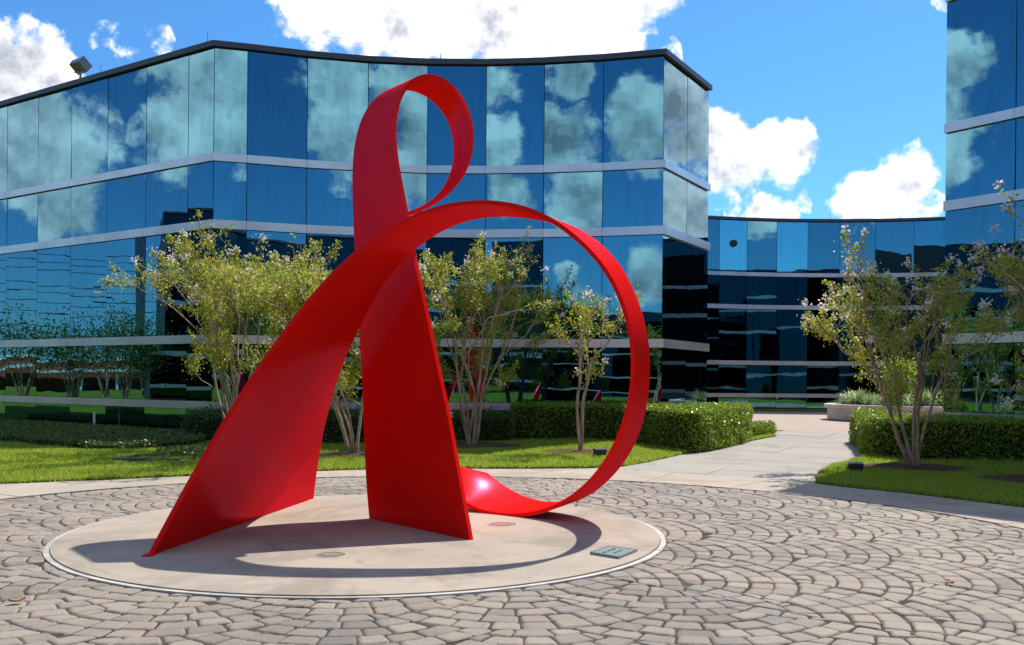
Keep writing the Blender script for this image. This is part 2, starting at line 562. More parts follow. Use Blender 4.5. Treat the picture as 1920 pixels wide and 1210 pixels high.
m, t, b, o = mat('crape_myrtle_bark', (0.42, 0.32, 0.22), 0.7, spec=0.3)
P = obj_co(t)
mp = t.n('Mapping')
t.l(P, mp.inputs['Vector'])
mp.inputs['Scale'].default_value = (9, 9, 2.2)
c = t.mix(t.ramp(t.noise(mp.outputs[0], 1.3, 5, 0.7), 0.38, 0.66), (0.50, 0.37, 0.25), (0.24, 0.155, 0.095))
t.l(c, b.inputs['Base Color'])
bump(t, b, t.noise(mp.outputs[0], 3, 4), 0.5, 0.008)
M['bark'] = m

m, t, b, o = mat('courtyard_brick', (0.34, 0.25, 0.21), 0.85, spec=0.3)
P = obj_co(t)
br = t.n('TexBrick')
t.l(P, br.inputs['Vector'])
br.inputs['Scale'].default_value = 4.5
br.inputs['Color1'].default_value = (0.45, 0.34, 0.29, 1)
br.inputs['Color2'].default_value = (0.36, 0.27, 0.23, 1)
br.inputs['Mortar'].default_value = (0.14, 0.11, 0.09, 1)
br.inputs['Mortar Size'].default_value = 0.03
t.l(t.mix(t.m('MULTIPLY', t.noise(P, 0.7, 4), 0.5), br.outputs[0], (0.42, 0.35, 0.30)), b.inputs['Base Color'])
M['brickpave'] = m

M['bronze_plate'] = mat('verdigris_plaque', (0.21, 0.30, 0.29), 0.4, metal=0.4)[0]
M['black'] = mat('black_rubber', (0.03, 0.03, 0.035), 0.45)[0]
M['grey_metal'] = mat('weathered_grey_metal', (0.25, 0.23, 0.21), 0.45, metal=0.5)[0]
M['lens'] = mat('lamp_lens', (0.3, 0.3, 0.26), 0.1, spec=0.8)[0]
M['white'] = mat('white_paint', (0.8, 0.8, 0.78), 0.5)[0]
M['brick'] = mat('red_brick_wall', (0.35, 0.10, 0.06), 0.85)[0]
M['wood'] = mat('utility_pole_wood', (0.10, 0.07, 0.05), 0.85)[0]
M['dead_leaf'] = mat('dry_brown_leaf', (0.36, 0.13, 0.04), 0.7)[0]
M['litter'] = mat('dry_bits', (0.09, 0.06, 0.04), 0.9)[0]

# ------------------------------------------------------------------ ground and paving
DISC_C, DISC_R = (-1.475, 9.91), 3.00
PLAZA_C, PLAZA_R = (-0.80, 8.95), 6.60


def circle(c, r, n, a0=0.0, a1=2 * math.pi):
    return [(c[0] + r * math.cos(a0 + (a1 - a0) * i / n), c[1] + r * math.sin(a0 + (a1 - a0) * i / n)) for i in range(n)]


g = MB()
g.add([(-1200, -1200, -0.06), (1200, -1200, -0.06), (1200, 1200, -0.06), (-1200, 1200, -0.06)], [(0, 1, 2, 3)])
tag(g.build('ground', M['turf']), kind='structure')

g = MB()
g.prism(circle(PLAZA_C, PLAZA_R + 0.02, 96), -0.05, -0.013)
plaza = tag(g.build('plaza_paving', M['sand']), kind='structure')


def paver_mesh(Pl, zt, tx, ty, bev=0.008):
    cx = sum(p[0] for p in Pl) / len(Pl)
    cy = sum(p[1] for p in Pl) / len(Pl)
    a = shrink(Pl, 0.0045)
    bb = shrink(Pl, 0.0045 + bev)
    n = len(Pl)
    zf = lambda x, y: zt + (x - cx) * tx + (y - cy) * ty
    cc = shrink(Pl, 0.0045 + bev * 2.6)
    V = [(x, y, -0.03) for x, y in a] + [(x, y, zf(x, y) - 0.013) for x, y in a] + [(x, y, zf(x, y) - 0.004) for x, y in bb] + [(x, y, zf(x, y)) for x, y in cc]
    F = []
    for k in (0, n, 2 * n):
        F += [(k + i, k + (i + 1) % n, k + n + (i + 1) % n, k + n + i) for i in range(n)]
    F.append(tuple(range(3 * n, 4 * n)))
    return V, F


def round_corners(P, k=0.16):
    out = []
    for i in range(len(P)):
        a, p, b_ = P[i - 1], P[i], P[(i + 1) % len(P)]
        v1 = (a[0] - p[0], a[1] - p[1])
        v2 = (b_[0] - p[0], b_[1] - p[1])
        l1, l2 = math.hypot(*v1), math.hypot(*v2)
        cs = (v1[0] * v2[0] + v1[1] * v2[1]) / (l1 * l2 + 1e-9)
        if cs < -0.9:
            out.append(p)
            continue
        d = min(0.022, l1 * 0.35, l2 * 0.35)
        out += [(p[0] + v1[0] / l1 * d, p[1] + v1[1] / l1 * d), (p[0] + v2[0] / l2 * d, p[1] + v2[1] / l2 * d)]
    return out


def dedupe(P, e=0.012):
    out = []
    for p in P:
        if not out or math.hypot(p[0] - out[-1][0], p[1] - out[-1][1]) > e:
            out.append(p)
    if len(out) > 2 and math.hypot(out[0][0] - out[-1][0], out[0][1] - out[-1][1]) <= e:
        out.pop()
    return out


def fan_quadrant(a_lo, a_hi, seed):
    """scallop fans whose arcs bulge outward, laid in the sector between two seams"""
    rr = random.Random(seed)
    mid = (a_lo + a_hi) / 2
    bx, by = math.cos(mid), math.sin(mid)
    cx, cy = -by, bx
    T, W = 0.184, 0.225
    p, q = 5 * T, 1.22
    Rr = 1.25
    n_lo = (-math.sin(a_lo), math.cos(a_lo))
    n_hi = (math.sin(a_hi), -math.cos(a_hi))
    tiles = []
    off = rr.random() * p
    for j in range(-8, 9):
        for i in range(-3, 16):
            b0 = i * p + (j & 1) * p / 2 + off
            c0 = j * q
            if b0 * b0 + c0 * c0 > 9.5 ** 2:
                continue
            hp = [(b0 - p, c0), (b0 - 2 * p, c0), (b0 - p / 2, c0 + q), (b0 - p / 2, c0 - q), (b0 - 1.5 * p, c0 + q), (b0 - 1.5 * p, c0 - q), (b0 - 2.5 * p, c0 + q), (b0 - 2.5 * p, c0 - q)]
            for k in range(6):
                r1 = Rr - k * T
                r0 = r1 - T
                rm = (r0 + r1) / 2
                n = max(3, int(round(math.pi * rm / W)))
                ph = rr.random()
                cuts = [-math.pi / 2 + math.pi * (s + ph + rr.uniform(-0.13, 0.13)) / n for s in range(-1, n + 1)]
                for t0, t1 in zip(cuts[:-1], cuts[1:]):
                    jr = rr.uniform(-0.006, 0.006)
                    poly = []
                    for r_, t_ in ((r0, t0), (r1, t0), (r1, (t0 + t1) / 2), (r1, t1), (r0, t1), (r0, (t0 + t1) / 2)):
                        poly.append((b0 + (r_ + jr) * math.cos(t_), c0 + (r_ + jr) * math.sin(t_)))
                    A0 = abs(area(poly))
                    for h in hp:
                        mb = sum(v[0] for v in poly) / max(len(poly), 1) - h[0] if poly else 9
                        if len(poly) < 3:
                            break
                        mc = sum(v[1] for v in poly) / len(poly) - h[1]
                        if math.hypot(mb, mc) < Rr + 0.25:
                            poly = clip_out_circle(poly, h, Rr)
                    if len(poly) < 3 or abs(area(poly)) < 0.22 * A0:
                        continue
                    wp = [(PLAZA_C0[0] + x * bx + y * cx, PLAZA_C0[1] + x * by + y * cy) for x, y in poly]
                    wp = clip(wp, PLAZA_C0, n_lo)
                    if len(wp) > 2:
                        wp = clip(wp, PLAZA_C0, n_hi)
                    if len(wp) < 3:
                        continue
                    mx = sum(v[0] for v in wp) / len(wp)
                    my = sum(v[1] for v in wp) / len(wp)
                    if math.hypot(mx - DISC_C[0], my - DISC_C[1]) < DISC_R + 0.35:
                        wp = clip_out_circle(wp, DISC_C, DISC_R + 0.055)
                    if len(wp) > 2 and math.hypot(mx - PLAZA_C[0], my - PLAZA_C[1]) > PLAZA_R - 0.35:
                        wp = clip_in_circle(wp, PLAZA_C, PLAZA_R)
                    wp = dedupe(wp)
                    if len(wp) < 3 or abs(area(wp)) < 0.0035:
                        continue
                    if area(wp) < 0:
                        wp.reverse()
                    tiles.append(round_corners(wp))
    return tiles


PLAZA_C0 = DISC_C
SE = [R_(-124), R_(-44), R_(56), R_(136)]
tiles = []
for k in range(4):
    lo = SE[k]
    hi = SE[(k + 1) % 4]
    if hi < lo:
        hi += 2 * math.pi
    tiles += fan_quadrant(lo, hi, 11 + k)


def tile_rank(P):
    mx = sum(v[0] for v in P) / len(P)
    my = sum(v[1] for v in P) / len(P)
    vis = my > 5.6 and abs(mx) < my * 0.56
    return (0 if vis else 1, math.hypot(mx, my))


tiles.sort(key=tile_rank)
rest = MB()
rp = random.Random(3)
for i, Pl in enumerate(tiles):
    V, F = paver_mesh(Pl, rp.uniform(-0.006, 0.003), rp.uniform(-0.03, 0.03), rp.uniform(-0.03, 0.03))
    if i < 300:
        link('paver', mesh('paver', V, F), M['paver'], plaza)
    else:
        rest.add(V, F)
tag(rest.build('paver_field', M['paver'], plaza), kind='stuff')

# round concrete slab under the sculpture, with its white painted rim
g = MB()
g.prism(circle(DISC_C, DISC_R, 160), -0.05, 0.016)
slab = tag(g.build('concrete_disc', M['disc']), kind='structure')
ring = MB()
n = 200
V = []
rr = random.Random(5)
for i in range(n):
    a = 2 * math.pi * i / n
    wob = 0.006 * math.sin(a * 9) + rr.uniform(-0.004, 0.004)
    r0 = DISC_R + 0.006
    wid = 0.030 + 0.022 * max(0.0, math.cos(a - 0.05)) + 0.018 * max(0.0, -math.cos(a))
    r1 = DISC_R + wid + 0.008 + wob * 0.6
    for r_, z in ((r0, -0.02), (r0, 0.006), (r1, 0.004), (r1, -0.02)):
        V.append((DISC_C[0] + r_ * math.cos(a), DISC_C[1] + r_ * math.sin(a), z))
F = []
for i in range(n):
    j = (i + 1) % n
    for k in range(3):
        F.append((i * 4 + k, j * 4 + k, j * 4 + k + 1, i * 4 + k + 1))
ring.add(V, F)
ring.build('white_rim', M['white_edge'], slab)

# concrete walk round the plaza, slab by slab
walk = MB()
walk.prism(circle(PLAZA_C, 8.35, 120), -0.056, -0.03)
walk = tag(walk.build('circular_walkway', M['sand']), kind='structure')
nsl = 30
for i in range(nsl):
    a0 = 2 * math.pi * (i + 0.35) / nsl
    a1 = 2 * math.pi * (i + 1.35) / nsl
    d0 = 0.004 / 7.4
    s = MB()
    P_in = [(PLAZA_C[0] + (PLAZA_R + 0.035) * math.cos(a0 + d0 + (a1 - a0 - 2 * d0) * k / 8), PLAZA_C[1] + (PLAZA_R + 0.035) * math.sin(a0 + d0 + (a1 - a0 - 2 * d0) * k / 8)) for k in range(9)]
    P_out = [(PLAZA_C[0] + 8.33 * math.cos(a0 + d0 + (a1 - a0 - 2 * d0) * k / 8), PLAZA_C[1] + 8.33 * math.sin(a0 + d0 + (a1 - a0 - 2 * d0) * k / 8)) for k in range(9)]
    s.prism(P_out + P_in[::-1], -0.029, 0.002 + 0.002 * ((i * 7) % 3 - 1))
    s.build('concrete_slab', M['walk'], walk)

# diagonal garden path to the courtyard
gp = MB()
gp.prism([(1.2, 14.2), (5.6, 13.0), (7.6, 18.5), (11.9, 31.5), (7.6, 31.5), (3.4, 21.2)], -0.058, -0.034)
path = tag(gp.build('garden_path', M['sand']), kind='structure')
ax = Vector((0.455, 0.890))
ay = Vector((0.890, -0.455))
PO = Vector((2.7, 15.0))
for i in range(-1, 8):
    for j in range(-2, 3):
        poly = []
        for u, v in ((0.006, 0.006), (2.35 - 0.006, 0.006), (2.35 - 0.006, 1.75 - 0.006), (0.006, 1.75 - 0.006)):
            q_ = PO + ax * (i * 2.35 + u) + ay * (j * 1.75 + v)
            poly.append((q_.x, q_.y))
        mx = sum(p[0] for p in poly) / 4
        my = sum(p[1] for p in poly) / 4
        if math.hypot(mx - PLAZA_C[0], my - PLAZA_C[1]) < 10.5:
            poly = clip_out_circle(poly, PLAZA_C, 8.35)
        if len(poly) > 2:
            poly = clip(poly, (0, 31.0), (0, -1))
        if len(poly) > 2:   # stay off the plaza walk, inside the path's own strip
            poly = clip(poly, (0.1, 16.2), (0.86, -0.51))
        if len(poly) > 2:
            poly = clip(poly, (6.2, 14.2), (-0.94, 0.34))
        if len(poly) < 3 or abs(area(poly)) < 0.15:
            continue
        if area(poly) < 0:
            poly.reverse()
        s = MB()
        s.prism(poly, -0.033, 0.0015 * ((i + j) % 3 - 1))
        s.build('concrete_slab', M['path'], path)

g = MB()
g.prism([(4.5, 31.01), (34, 31.01), (34, 50.6), (4.5, 50.6)], -0.05, 0.0)
tag(g.build('courtyard_paving', M['brickpave']), kind='structure')
g = MB()
g.prism([(5, 50.4), (34, 49.4), (34, 53), (5, 53)], -0.02, 0.07)
tag(g.build('courtyard_lawn_strip', M['turf']), kind='structure')

LAWN_L = [(-40, -2), (-16, 2), (-11.6, 5.6), (-9.9, 9.6), (-8.75, 12.2), (-7.47, 13.88), (-6.29, 14.55), (-5.03, 15.33), (-3.36, 16.16), (-2.41, 16.6), (-0.9, 16.87), (0.4, 17.0), (1.3, 17.15), (2.07, 17.56), (2.75, 18.75), (3.79, 20.75), (6.58, 25.63), (7.7, 27.6), (6.2, 29.5), (5.0, 31), (-10, 34), (-22, 36), (-42, 48)]
LAWN_R = [(4.80, 14.95), (5.09, 14.45), (5.72, 13.66), (6.3, 12.75), (6.62, 12.23), (7.15, 10.9), (7.5, 9.4), (7.6, 7.5), (9.0, 5.0), (14, 2), (40, -4), (40, 20), (30, 31), (11.3, 30.9), (9.2, 25.0), (7.45, 20.0), (6.06, 17.92), (5.29, 16.36)]


def lawn(name, P):
    g = MB()
    g.prism(P, -0.055, 0.035)
    return tag(g.build(name, M['turf']), kind='structure')


lawn('lawn', LAWN_L)
lawn('lawn', LAWN_R)

MULCH = [((-5.9, 20.6), 1.5, 1.0), ((-3.16, 19.2), 1.1, 0.8), ((-0.9, 22.2), 1.25, 1.15), ((1.5, 20.5), 0.85, 0.85), ((7.4, 17.45), 1.05, 0.95), ((8.45, 15.3), 0.95, 0.9)]
for k, (c, ra, rb) in enumerate(MULCH):
    V = [(c[0], c[1], 0.075)]
    F = []
    n = 40
    for j, (q_, z) in enumerate(((0.35, 0.072), (0.7, 0.058), (1.0, 0.038))):
        for i in range(n):
            a = 2 * math.pi * i / n
            wob = 1 + 0.07 * math.sin(3 * a + k) + 0.04 * math.sin(7 * a + 2 * k)
            V.append((c[0] + ra * q_ * wob * math.cos(a), c[1] + rb * q_ * wob * math.sin(a), z + random.uniform(-0.008, 0.008)))
    for i in range(n):
        F.append((0, 1 + i, 1 + (i + 1) % n))
    for j in range(2):
        for i in range(n):
            F.append((1 + j * n + i, 1 + (j + 1) * n + i, 1 + (j + 1) * n + (i + 1) % n, 1 + j * n + (i + 1) % n))
    tag(link('mulch_ring', mesh('mulch_ring', V, F, True), M['mulch']), kind='structure')
# long dark planting bed along the building
g = MB()
g.prism([(-7.6, 23.2), (-5.5, 21.9), (-3, 22.3), (-1.9, 23.3), (0.2, 23.9), (0.4, 26.4), (-3, 26.5), (-7.4, 25.4)], 0.0, 0.042)
tag(g.build('planting_bed', M['mulch']), kind='structure')


def scatter_blades(name, P, density, excl, h=(0.035, 0.075), wd=0.016, z0=0.03):
    P_ = np.array(P)
    # only where the photograph could show it
    x0, y0 = P_.min(0)
    x1, y1 = P_.max(0)
    x0, x1 = max(x0, -19), min(x1, 15)
    y0, y1 = max(y0, 9), min(y1, 31)
    n = int((x1 - x0) * (y1 - y0) * density)
    X = rng.uniform(x0, x1, n)
    Y = rng.uniform(y0, y1, n)
    k = inpoly(P, X, Y) & (np.abs(X) < Y * 0.62 + 1.0)
    for c, ra, rb in excl:
        k &= ((X - c[0]) / (ra * 0.96)) ** 2 + ((Y - c[1]) / (rb * 0.96)) ** 2 > 1
    wear = np.sin(X * 1.3 + 2.1 * np.sin(Y * 0.8)) * np.sin(Y * 1.7 + 1.5 * np.sin(X * 1.1))
    k &= rng.uniform(0, 1, n) < 0.62 + 0.5 * wear
    X, Y = X[k], Y[k]
    n = len(X)
    a = rng.uniform(0, 2 * np.pi, n)
    # taller clumps here and there
    clump = 1 + 0.35 * np.sin(X * 3.1 + 1.3 * np.sin(Y * 2.3)) * np.sin(Y * 2.7 + X)
    hh = rng.uniform(*h, n) * clump
    lean = rng.normal(0, 0.03, (n, 2))
    dx, dy = np.cos(a) * wd / 2, np.sin(a) * wd / 2
    V = np.zeros((n, 3, 3))
    V[:, 0] = np.stack([X - dx, Y - dy, np.full(n, z0)], 1)
    V[:, 1] = np.stack([X + dx, Y + dy, np.full(n, z0)], 1)
    V[:, 2] = np.stack([X + lean[:, 0], Y + lean[:, 1], z0 + hh], 1)
    return tag(link(name, mesh_np(name, V, 3), M['blade']), kind='stuff')


tag(scatter_blades('grass', LAWN_L, 1900, MULCH), 'short bright grass covering the lawns beside the curved walk', 'grass')
tag(scatter_blades('grass', LAWN_R, 1900, MULCH), 'short green grass of the lawn right of the diagonal path', 'grass')


# edge tufts hanging over the walk
def edge_tufts(name, line, label):
    pts = []
    for a, b in zip(line[:-1], line[1:]):
        L = math.hypot(b[0] - a[0], b[1] - a[1])
        m_ = int(L * 420)
        s = rng.uniform(0, 1, m_)
        pts.append(np.stack([a[0] + (b[0] - a[0]) * s, a[1] + (b[1] - a[1]) * s], 1))
    X = np.vstack(pts) + rng.normal(0, 0.018, (sum(len(p) for p in pts), 2))
    n = len(X)
    an = rng.uniform(0, 2 * np.pi, n)
    V = np.zeros((n, 3, 3))
    V[:, 0] = np.c_[X[:, 0] - np.cos(an) * .009, X[:, 1] - np.sin(an) * .009, rng.uniform(0, 0.03, n)]
    V[:, 1] = np.c_[X[:, 0] + np.cos(an) * .009, X[:, 1] + np.sin(an) * .009, rng.uniform(0, 0.03, n)]
    V[:, 2] = np.c_[X + rng.normal(0, 0.03, (n, 2)), rng.uniform(0.04, 0.10, n)]
    tag(link(name, mesh_np(name, V, 3), M['blade']), label, 'grass', kind='stuff')


edge_tufts('grass', LAWN_L[4:16], 'ragged grass edge along the walk of the long left lawn')
edge_tufts('grass', LAWN_R[:7] + [], 'ragged grass edge along the walk of the right lawn')

# ------------------------------------------------------------------ glass buildings
ROWS = [(0.13, 0.71), (0.93, 2.49), (2.73, 5.57), (5.81, 7.38), (7.60, 10.42)]
BANDS = [(0.71, 0.93), (2.49, 2.73), (5.57, 5.81), (7.38, 7.60)]
TOP = 10.60


def pane_mesh(a, b, z0, z1, nrm, gap, jit, th=0.03):
    """one sheet of mirror glass; its corners sit a few mm in or out, as real panes do"""
    ax_, ay_ = a
    bx_, by_ = b
    L = math.hypot(bx_ - ax_, by_ - ay_)
    tx, ty = (bx_ - ax_) / L, (by_ - ay_) / L
    # smooth tilt: two numbers per pane
    ju, jv = random.gauss(0, jit), random.gauss(0, jit)
    V = []
    for out in (0.0, -th):
        for u, z, su, sz in ((gap, z0 + gap, -1, -1), (L - gap, z0 + gap, 1, -1), (L - gap, z1 - gap, 1, 1), (gap, z1 - gap, -1, 1)):
            d = out + su * ju + sz * jv
            V.append((ax_ + tx * u + nrm[0] * d, ay_ + ty * u + nrm[1] * d, z))
    F = [(0, 1, 2, 3), (7, 6, 5, 4), (0, 4, 5, 1), (1, 5, 6, 2), (2, 6, 7, 3), (3, 7, 4, 0)]
    return mesh('window_pane', V, F)


def strip(line, off0, off1, z0, z1, nrms, skip_ends=True):
    """band following the facade line, between two offsets from it"""
    n = len(line)
    V = []
    for i, p in enumerate(line):
        if i == 0:
            m_ = nrms[0]
            k = 1
        elif i == n - 1:
            m_ = nrms[-1]
            k = 1
        else:
            m_ = (nrms[i - 1][0] + nrms[i][0], nrms[i - 1][1] + nrms[i][1])
            L = math.hypot(*m_)
            m_ = (m_[0] / L, m_[1] / L)
            k = 1 / max(0.5, m_[0] * nrms[i][0] + m_[1] * nrms[i][1])
        for o_, z in ((off0, z0), (off0, z1), (off1, z1), (off1, z0)):
            V.append((p[0] + m_[0] * o_ * k, p[1] + m_[1] * o_ * k, z))
    F = [(0, 1, 2, 3), tuple((n - 1) * 4 + k for k in (3, 2, 1, 0))]
    for i in range(n - 1):
        for k in range(4):
            k2 = (k + 1) % 4
            F.append((i * 4 + k, (i + 1) * 4 + k, (i + 1) * 4 + k2, i * 4 + k2))
    return V, F


def glass_building(root, line, back, side, rows=ROWS, bands=BANDS, top=TOP, jit=0.0035, special=None, base=True, zs=1.0, gm0='glass'):
    """line: plan of the glass front; side=+1 if the outside is to the right of a->b"""
    nr = []
    for a, b in zip(line[:-1], line[1:]):
        L = math.hypot(b[0] - a[0], b[1] - a[1])
        nr.append((side * (b[1] - a[1]) / L, -side * (b[0] - a[0]) / L))
    # opaque body behind the glass
    core = MB()
    inner = []
    for i, p in enumerate(line):
        m_ = nr[min(i, len(nr) - 1)] if i in (0, len(line) - 1) else ((nr[i - 1][0] + nr[i][0]) / 2, (nr[i - 1][1] + nr[i][1]) / 2)
        L = math.hypot(*m_)
        inner.append((p[0] - m_[0] / L * 0.07, p[1] - m_[1] / L * 0.07))
    poly = inner + back
    if area(poly) < 0:
        poly = poly[::-1]
    core.prism(poly, -0.05, top * zs - 0.03)
    core.build('wall', M['core'], root)
    k = 0
    for i, (a, b) in enumerate(zip(line[:-1], line[1:])):
        for z0, z1 in rows:
            me = pane_mesh(a, b, z0 * zs, z1 * zs, nr[i], 0.010, jit)
            gm = M[gm0]
            if special and special(i, z0):
                gm = M[special(i, z0)]
            link('window_pane', me, gm, root)
        for z0, z1 in bands:
            g = MB()
            nn = nr[i]
            d = 0.004
            L = math.hypot(b[0] - a[0], b[1] - a[1])
            tx, ty = (b[0] - a[0]) / L, (b[1] - a[1]) / L
            # mitred ends so neighbouring panels meet at a hairline joint
            q_ = []
            for p, sgn, other in ((a, 1, nr[i - 1] if i else nn), (b, -1, nr[i + 1] if i < len(nr) - 1 else nn)):
                m_ = (nn[0] + other[0], nn[1] + other[1])
                Lm = math.hypot(*m_)
                m_ = (m_[0] / Lm, m_[1] / Lm)
                kk = 1 / max(0.4, m_[0] * nn[0] + m_[1] * nn[1])
                q_.append(((p[0] + tx * sgn * d - m_[0] * .05 * kk, p[1] + ty * sgn * d - m_[1] * .05 * kk), (p[0] + tx * sgn * d + m_[0] * .075 * kk, p[1] + ty * sgn * d + m_[1] * .075 * kk)))
            poly = [q_[0][0], q_[0][1], q_[1][1], q_[1][0]]
            if area(poly) < 0:
                poly = poly[::-1]
            g.prism(poly, z0 * zs + 0.004, z1 * zs - 0.004)
            g.build('band_panel', M['band'], root)
    g = MB()
    g.add(*strip(line, -0.35, 0.10, top * zs - 0.15, top * zs, nr))
    g.build('roof_coping', M['bronze'], root)
    if base:
        g = MB()
        g.add(*strip(line, -0.06, 0.10, -0.04, 0.125, nr))
        g.build('base_sill', M['bronze'], root)
    return nr


# the three-part building behind the sculpture: straight wing, concave front, short return
wd_ = (-8.93 / 10.714, 5.92 / 10.714)
C0 = (-8.06, 25.48)
left_wing = [(C0[0] + wd_[0] * s, C0[1] + wd_[1] * s) for s in (26.8, 24.9, 23.1, 21.25, 19.4, 17.6, 15.75, 13.92, 12.1, 10.27, 8.45, 6.62, 4.76, 2.92, 1.06, 0)]
front = [(-7.23, 25.72), (-5.72, 26.24), (-4.1, 26.62), (-2.45, 26.80), (-0.79, 26.80), (0.84, 26.62), (2.47, 26.30), (4.07, 25.84)]
ret = [(5.00, 27.40), (5.95, 28.99)]
line = left_wing + front + ret
root = empty('glass_office_building', (-2, 30, 0))
root.location = (0, 0, 0)
tag(root, 'blue mirror-glass office building with a curved front, nearest behind the red sculpture', 'building')
glass_building(root, line, [(6.6, 34.5), (0, 40), (-14, 44), (-26, 48)], 1)
for x, y in ((-12.4, 28.45), (-8.35, 25.8), (-2.1, 26.95), (3.45, 26.15)):
    g = MB()
    g.tube([(x, y, TOP - 0.02), (x, y, TOP + 0.38)], [0.014, 0.006], 5)
    g.build('lightning_rod', M['grey_metal'], root)

# far concave building across the courtyard
fx = [7.8, 9.6, 11.3, 12.89, 14.6, 16.33, 18.09, 19.97, 21.94, 23.91, 25.9, 27.9, 29.9]
fy = lambda x: 52.6 - 0.0225 * (x - 16.6) ** 2
far_line = [(x, fy(x)) for x in fx] + [(31.9, 47.0), (33.7, 45.4), (35.2, 43.4), (36.4, 41.2), (37.3, 38.8), (37.9, 36.2), (38.2, 33.4), (38.2, 30.4), (38.0, 27.4), (37.5, 24.4), (36.8, 21.4)]
root = empty('far_glass_building')
tag(root, 'farther curved glass building seen across the brick courtyard', 'building')
glass_building(root, far_line, [(48, 21), (48, 62), (6, 62)], 1, special=lambda i, z: 'glass_dark' if i >= 11 else ('glass_cyan_reflection' if i in (2, 4) and z > 7 else None))
g = MB()
cx_, cy_ = 12.1, fy(12.1) - 0.06
g.tube([(cx_, cy_ + 0.03, 9.15), (cx_, cy_ - 0.05, 9.15)], 0.2, 20)  # dark disc standing in for a round dark reflection in the glass
g.build('round_dark_reflection', M['core'], root)
for x in (11.45, 17.6):
    g = MB()
    g.tube([(x, fy(x) + 0.2, TOP - 0.02), (x, fy(x) + 0.2, TOP + 0.4)], [0.014, 0.008], 5)
    g.build('lightning_rod', M['grey_metal'], root)

# taller building at the right edge
rd = (0.575, -0.818)
RC = (10.02, 22.05)
right_line = [(RC[0] + rd[0] * s, RC[1] + rd[1] * s) for s in (0, 1.62, 3.3, 4.98, 6.66, 8.34, 10.02, 11.7, 13.4)]
root = empty('tall_glass_building')
tag(root, 'tall blue glass building cut off by the right edge, behind the dark hedge', 'building')
glass_building(root, right_line, [(22.2, 14), (14.4, 25)], 1, rows=ROWS[:4] + [(7.60, 10.42), (10.64, 13.3)], bands=BANDS + [(10.42, 10.64)], top=13.5)

# neighbours of the same complex that the mirror glass shows: left and behind the camera
root = empty('reflected_glass_building')
tag(root, 'dark glass building off the left, seen only mirrored in the left wing', 'building')
glass_building(root, [(-45, y) for y in np.linspace(-24, 25.2, 16)], [(-62, 25.2), (-62, -24)], 1, zs=1.13, jit=0.01, gm0='glass_dark')
root = empty('reflected_glass_building')
tag(root, 'dark glass building behind the viewer, seen mirrored low in the curved front', 'building')
glass_building(root, [(22 - 2.4 * k, -28.0 - 0.02 * (k - 7) ** 2) for k in range(16)], [(-14, -44), (22, -44)], 1, zs=1.27, jit=0.01, gm0='glass_dark')
root = empty('reflected_glass_building')
tag(root, 'distant glass building mirrored low at the right end of the curved front', 'building')
glass_building(root, [(-14 - 3.2 * k, -64.0) for k in range(15)], [(-59, -80), (-14, -80)], 1, jit=0.01, gm0='glass_dark')
root = empty('reflected_glass_building')
tag(root, 'dark glass building beyond the right edge, mirrored low in the far curved building', 'building')
glass_building(root, [(50 - 2.4 * k, 21.5 - 1.55 * k) for k in range(13)][::-1], [(60, 10), (30, -10)], -1, jit=0.01, gm0='glass_dark', zs=1.22)

# ------------------------------------------------------------------ the red sculpture
UPRIGHT = [(-0.379,9.317,0.000,-1.574,10.698,-0.000),
  (-0.423,9.387,0.198,-1.602,10.737,0.206),
  (-0.466,9.456,0.399,-1.627,10.784,0.414),
  (-0.510,9.526,0.602,-1.649,10.841,0.623),
  (-0.553,9.596,0.808,-1.670,10.910,0.834),
  (-0.595,9.665,1.017,-1.692,10.989,1.048),
  (-0.641,9.735,1.228,-1.715,11.074,1.265),
  (-0.693,9.803,1.439,-1.738,11.158,1.488),
  (-0.748,9.871,1.651,-1.763,11.228,1.714),
  (-0.802,9.939,1.867,-1.786,11.275,1.943),
  (-0.854,10.006,2.084,-1.805,11.290,2.173),
  (-0.907,10.072,2.303,-1.819,11.278,2.403),
  (-0.962,10.136,2.523,-1.830,11.255,2.633),
  (-1.020,10.200,2.744,-1.842,11.241,2.865),
  (-1.075,10.263,2.967,-1.859,11.256,3.101),
  (-1.121,10.325,3.195,-1.880,11.310,3.344),
  (-1.168,10.392,3.426,-1.906,11.396,3.595),
  (-1.224,10.467,3.661,-1.932,11.495,3.851),
  (-1.281,10.556,3.903,-1.951,11.584,4.108),
  (-1.332,10.663,4.155,-1.951,11.646,4.362),
  (-1.365,10.788,4.417,-1.919,11.673,4.606),
  (-1.366,10.919,4.686,-1.845,11.671,4.833),
  (-1.312,11.040,4.943,-1.716,11.651,5.024),
  (-1.178,11.132,5.136,-1.527,11.627,5.144),
  (-0.975,11.179,5.194,-1.304,11.607,5.164),
  (-0.768,11.172,5.100,-1.088,11.592,5.090),
  (-0.608,11.119,4.904,-0.907,11.579,4.944),
  (-0.508,11.032,4.659,-0.779,11.564,4.749),
  (-0.468,10.929,4.394,-0.710,11.542,4.525),
  (-0.486,10.821,4.129,-0.697,11.510,4.290),
  (-0.572,10.717,3.884,-0.736,11.468,4.064),
  (-0.722,10.618,3.672,-0.826,11.418,3.864),
  (-0.921,10.526,3.510,-0.959,11.359,3.707),
  (-1.154,10.440,3.408,-1.122,11.295,3.596),]
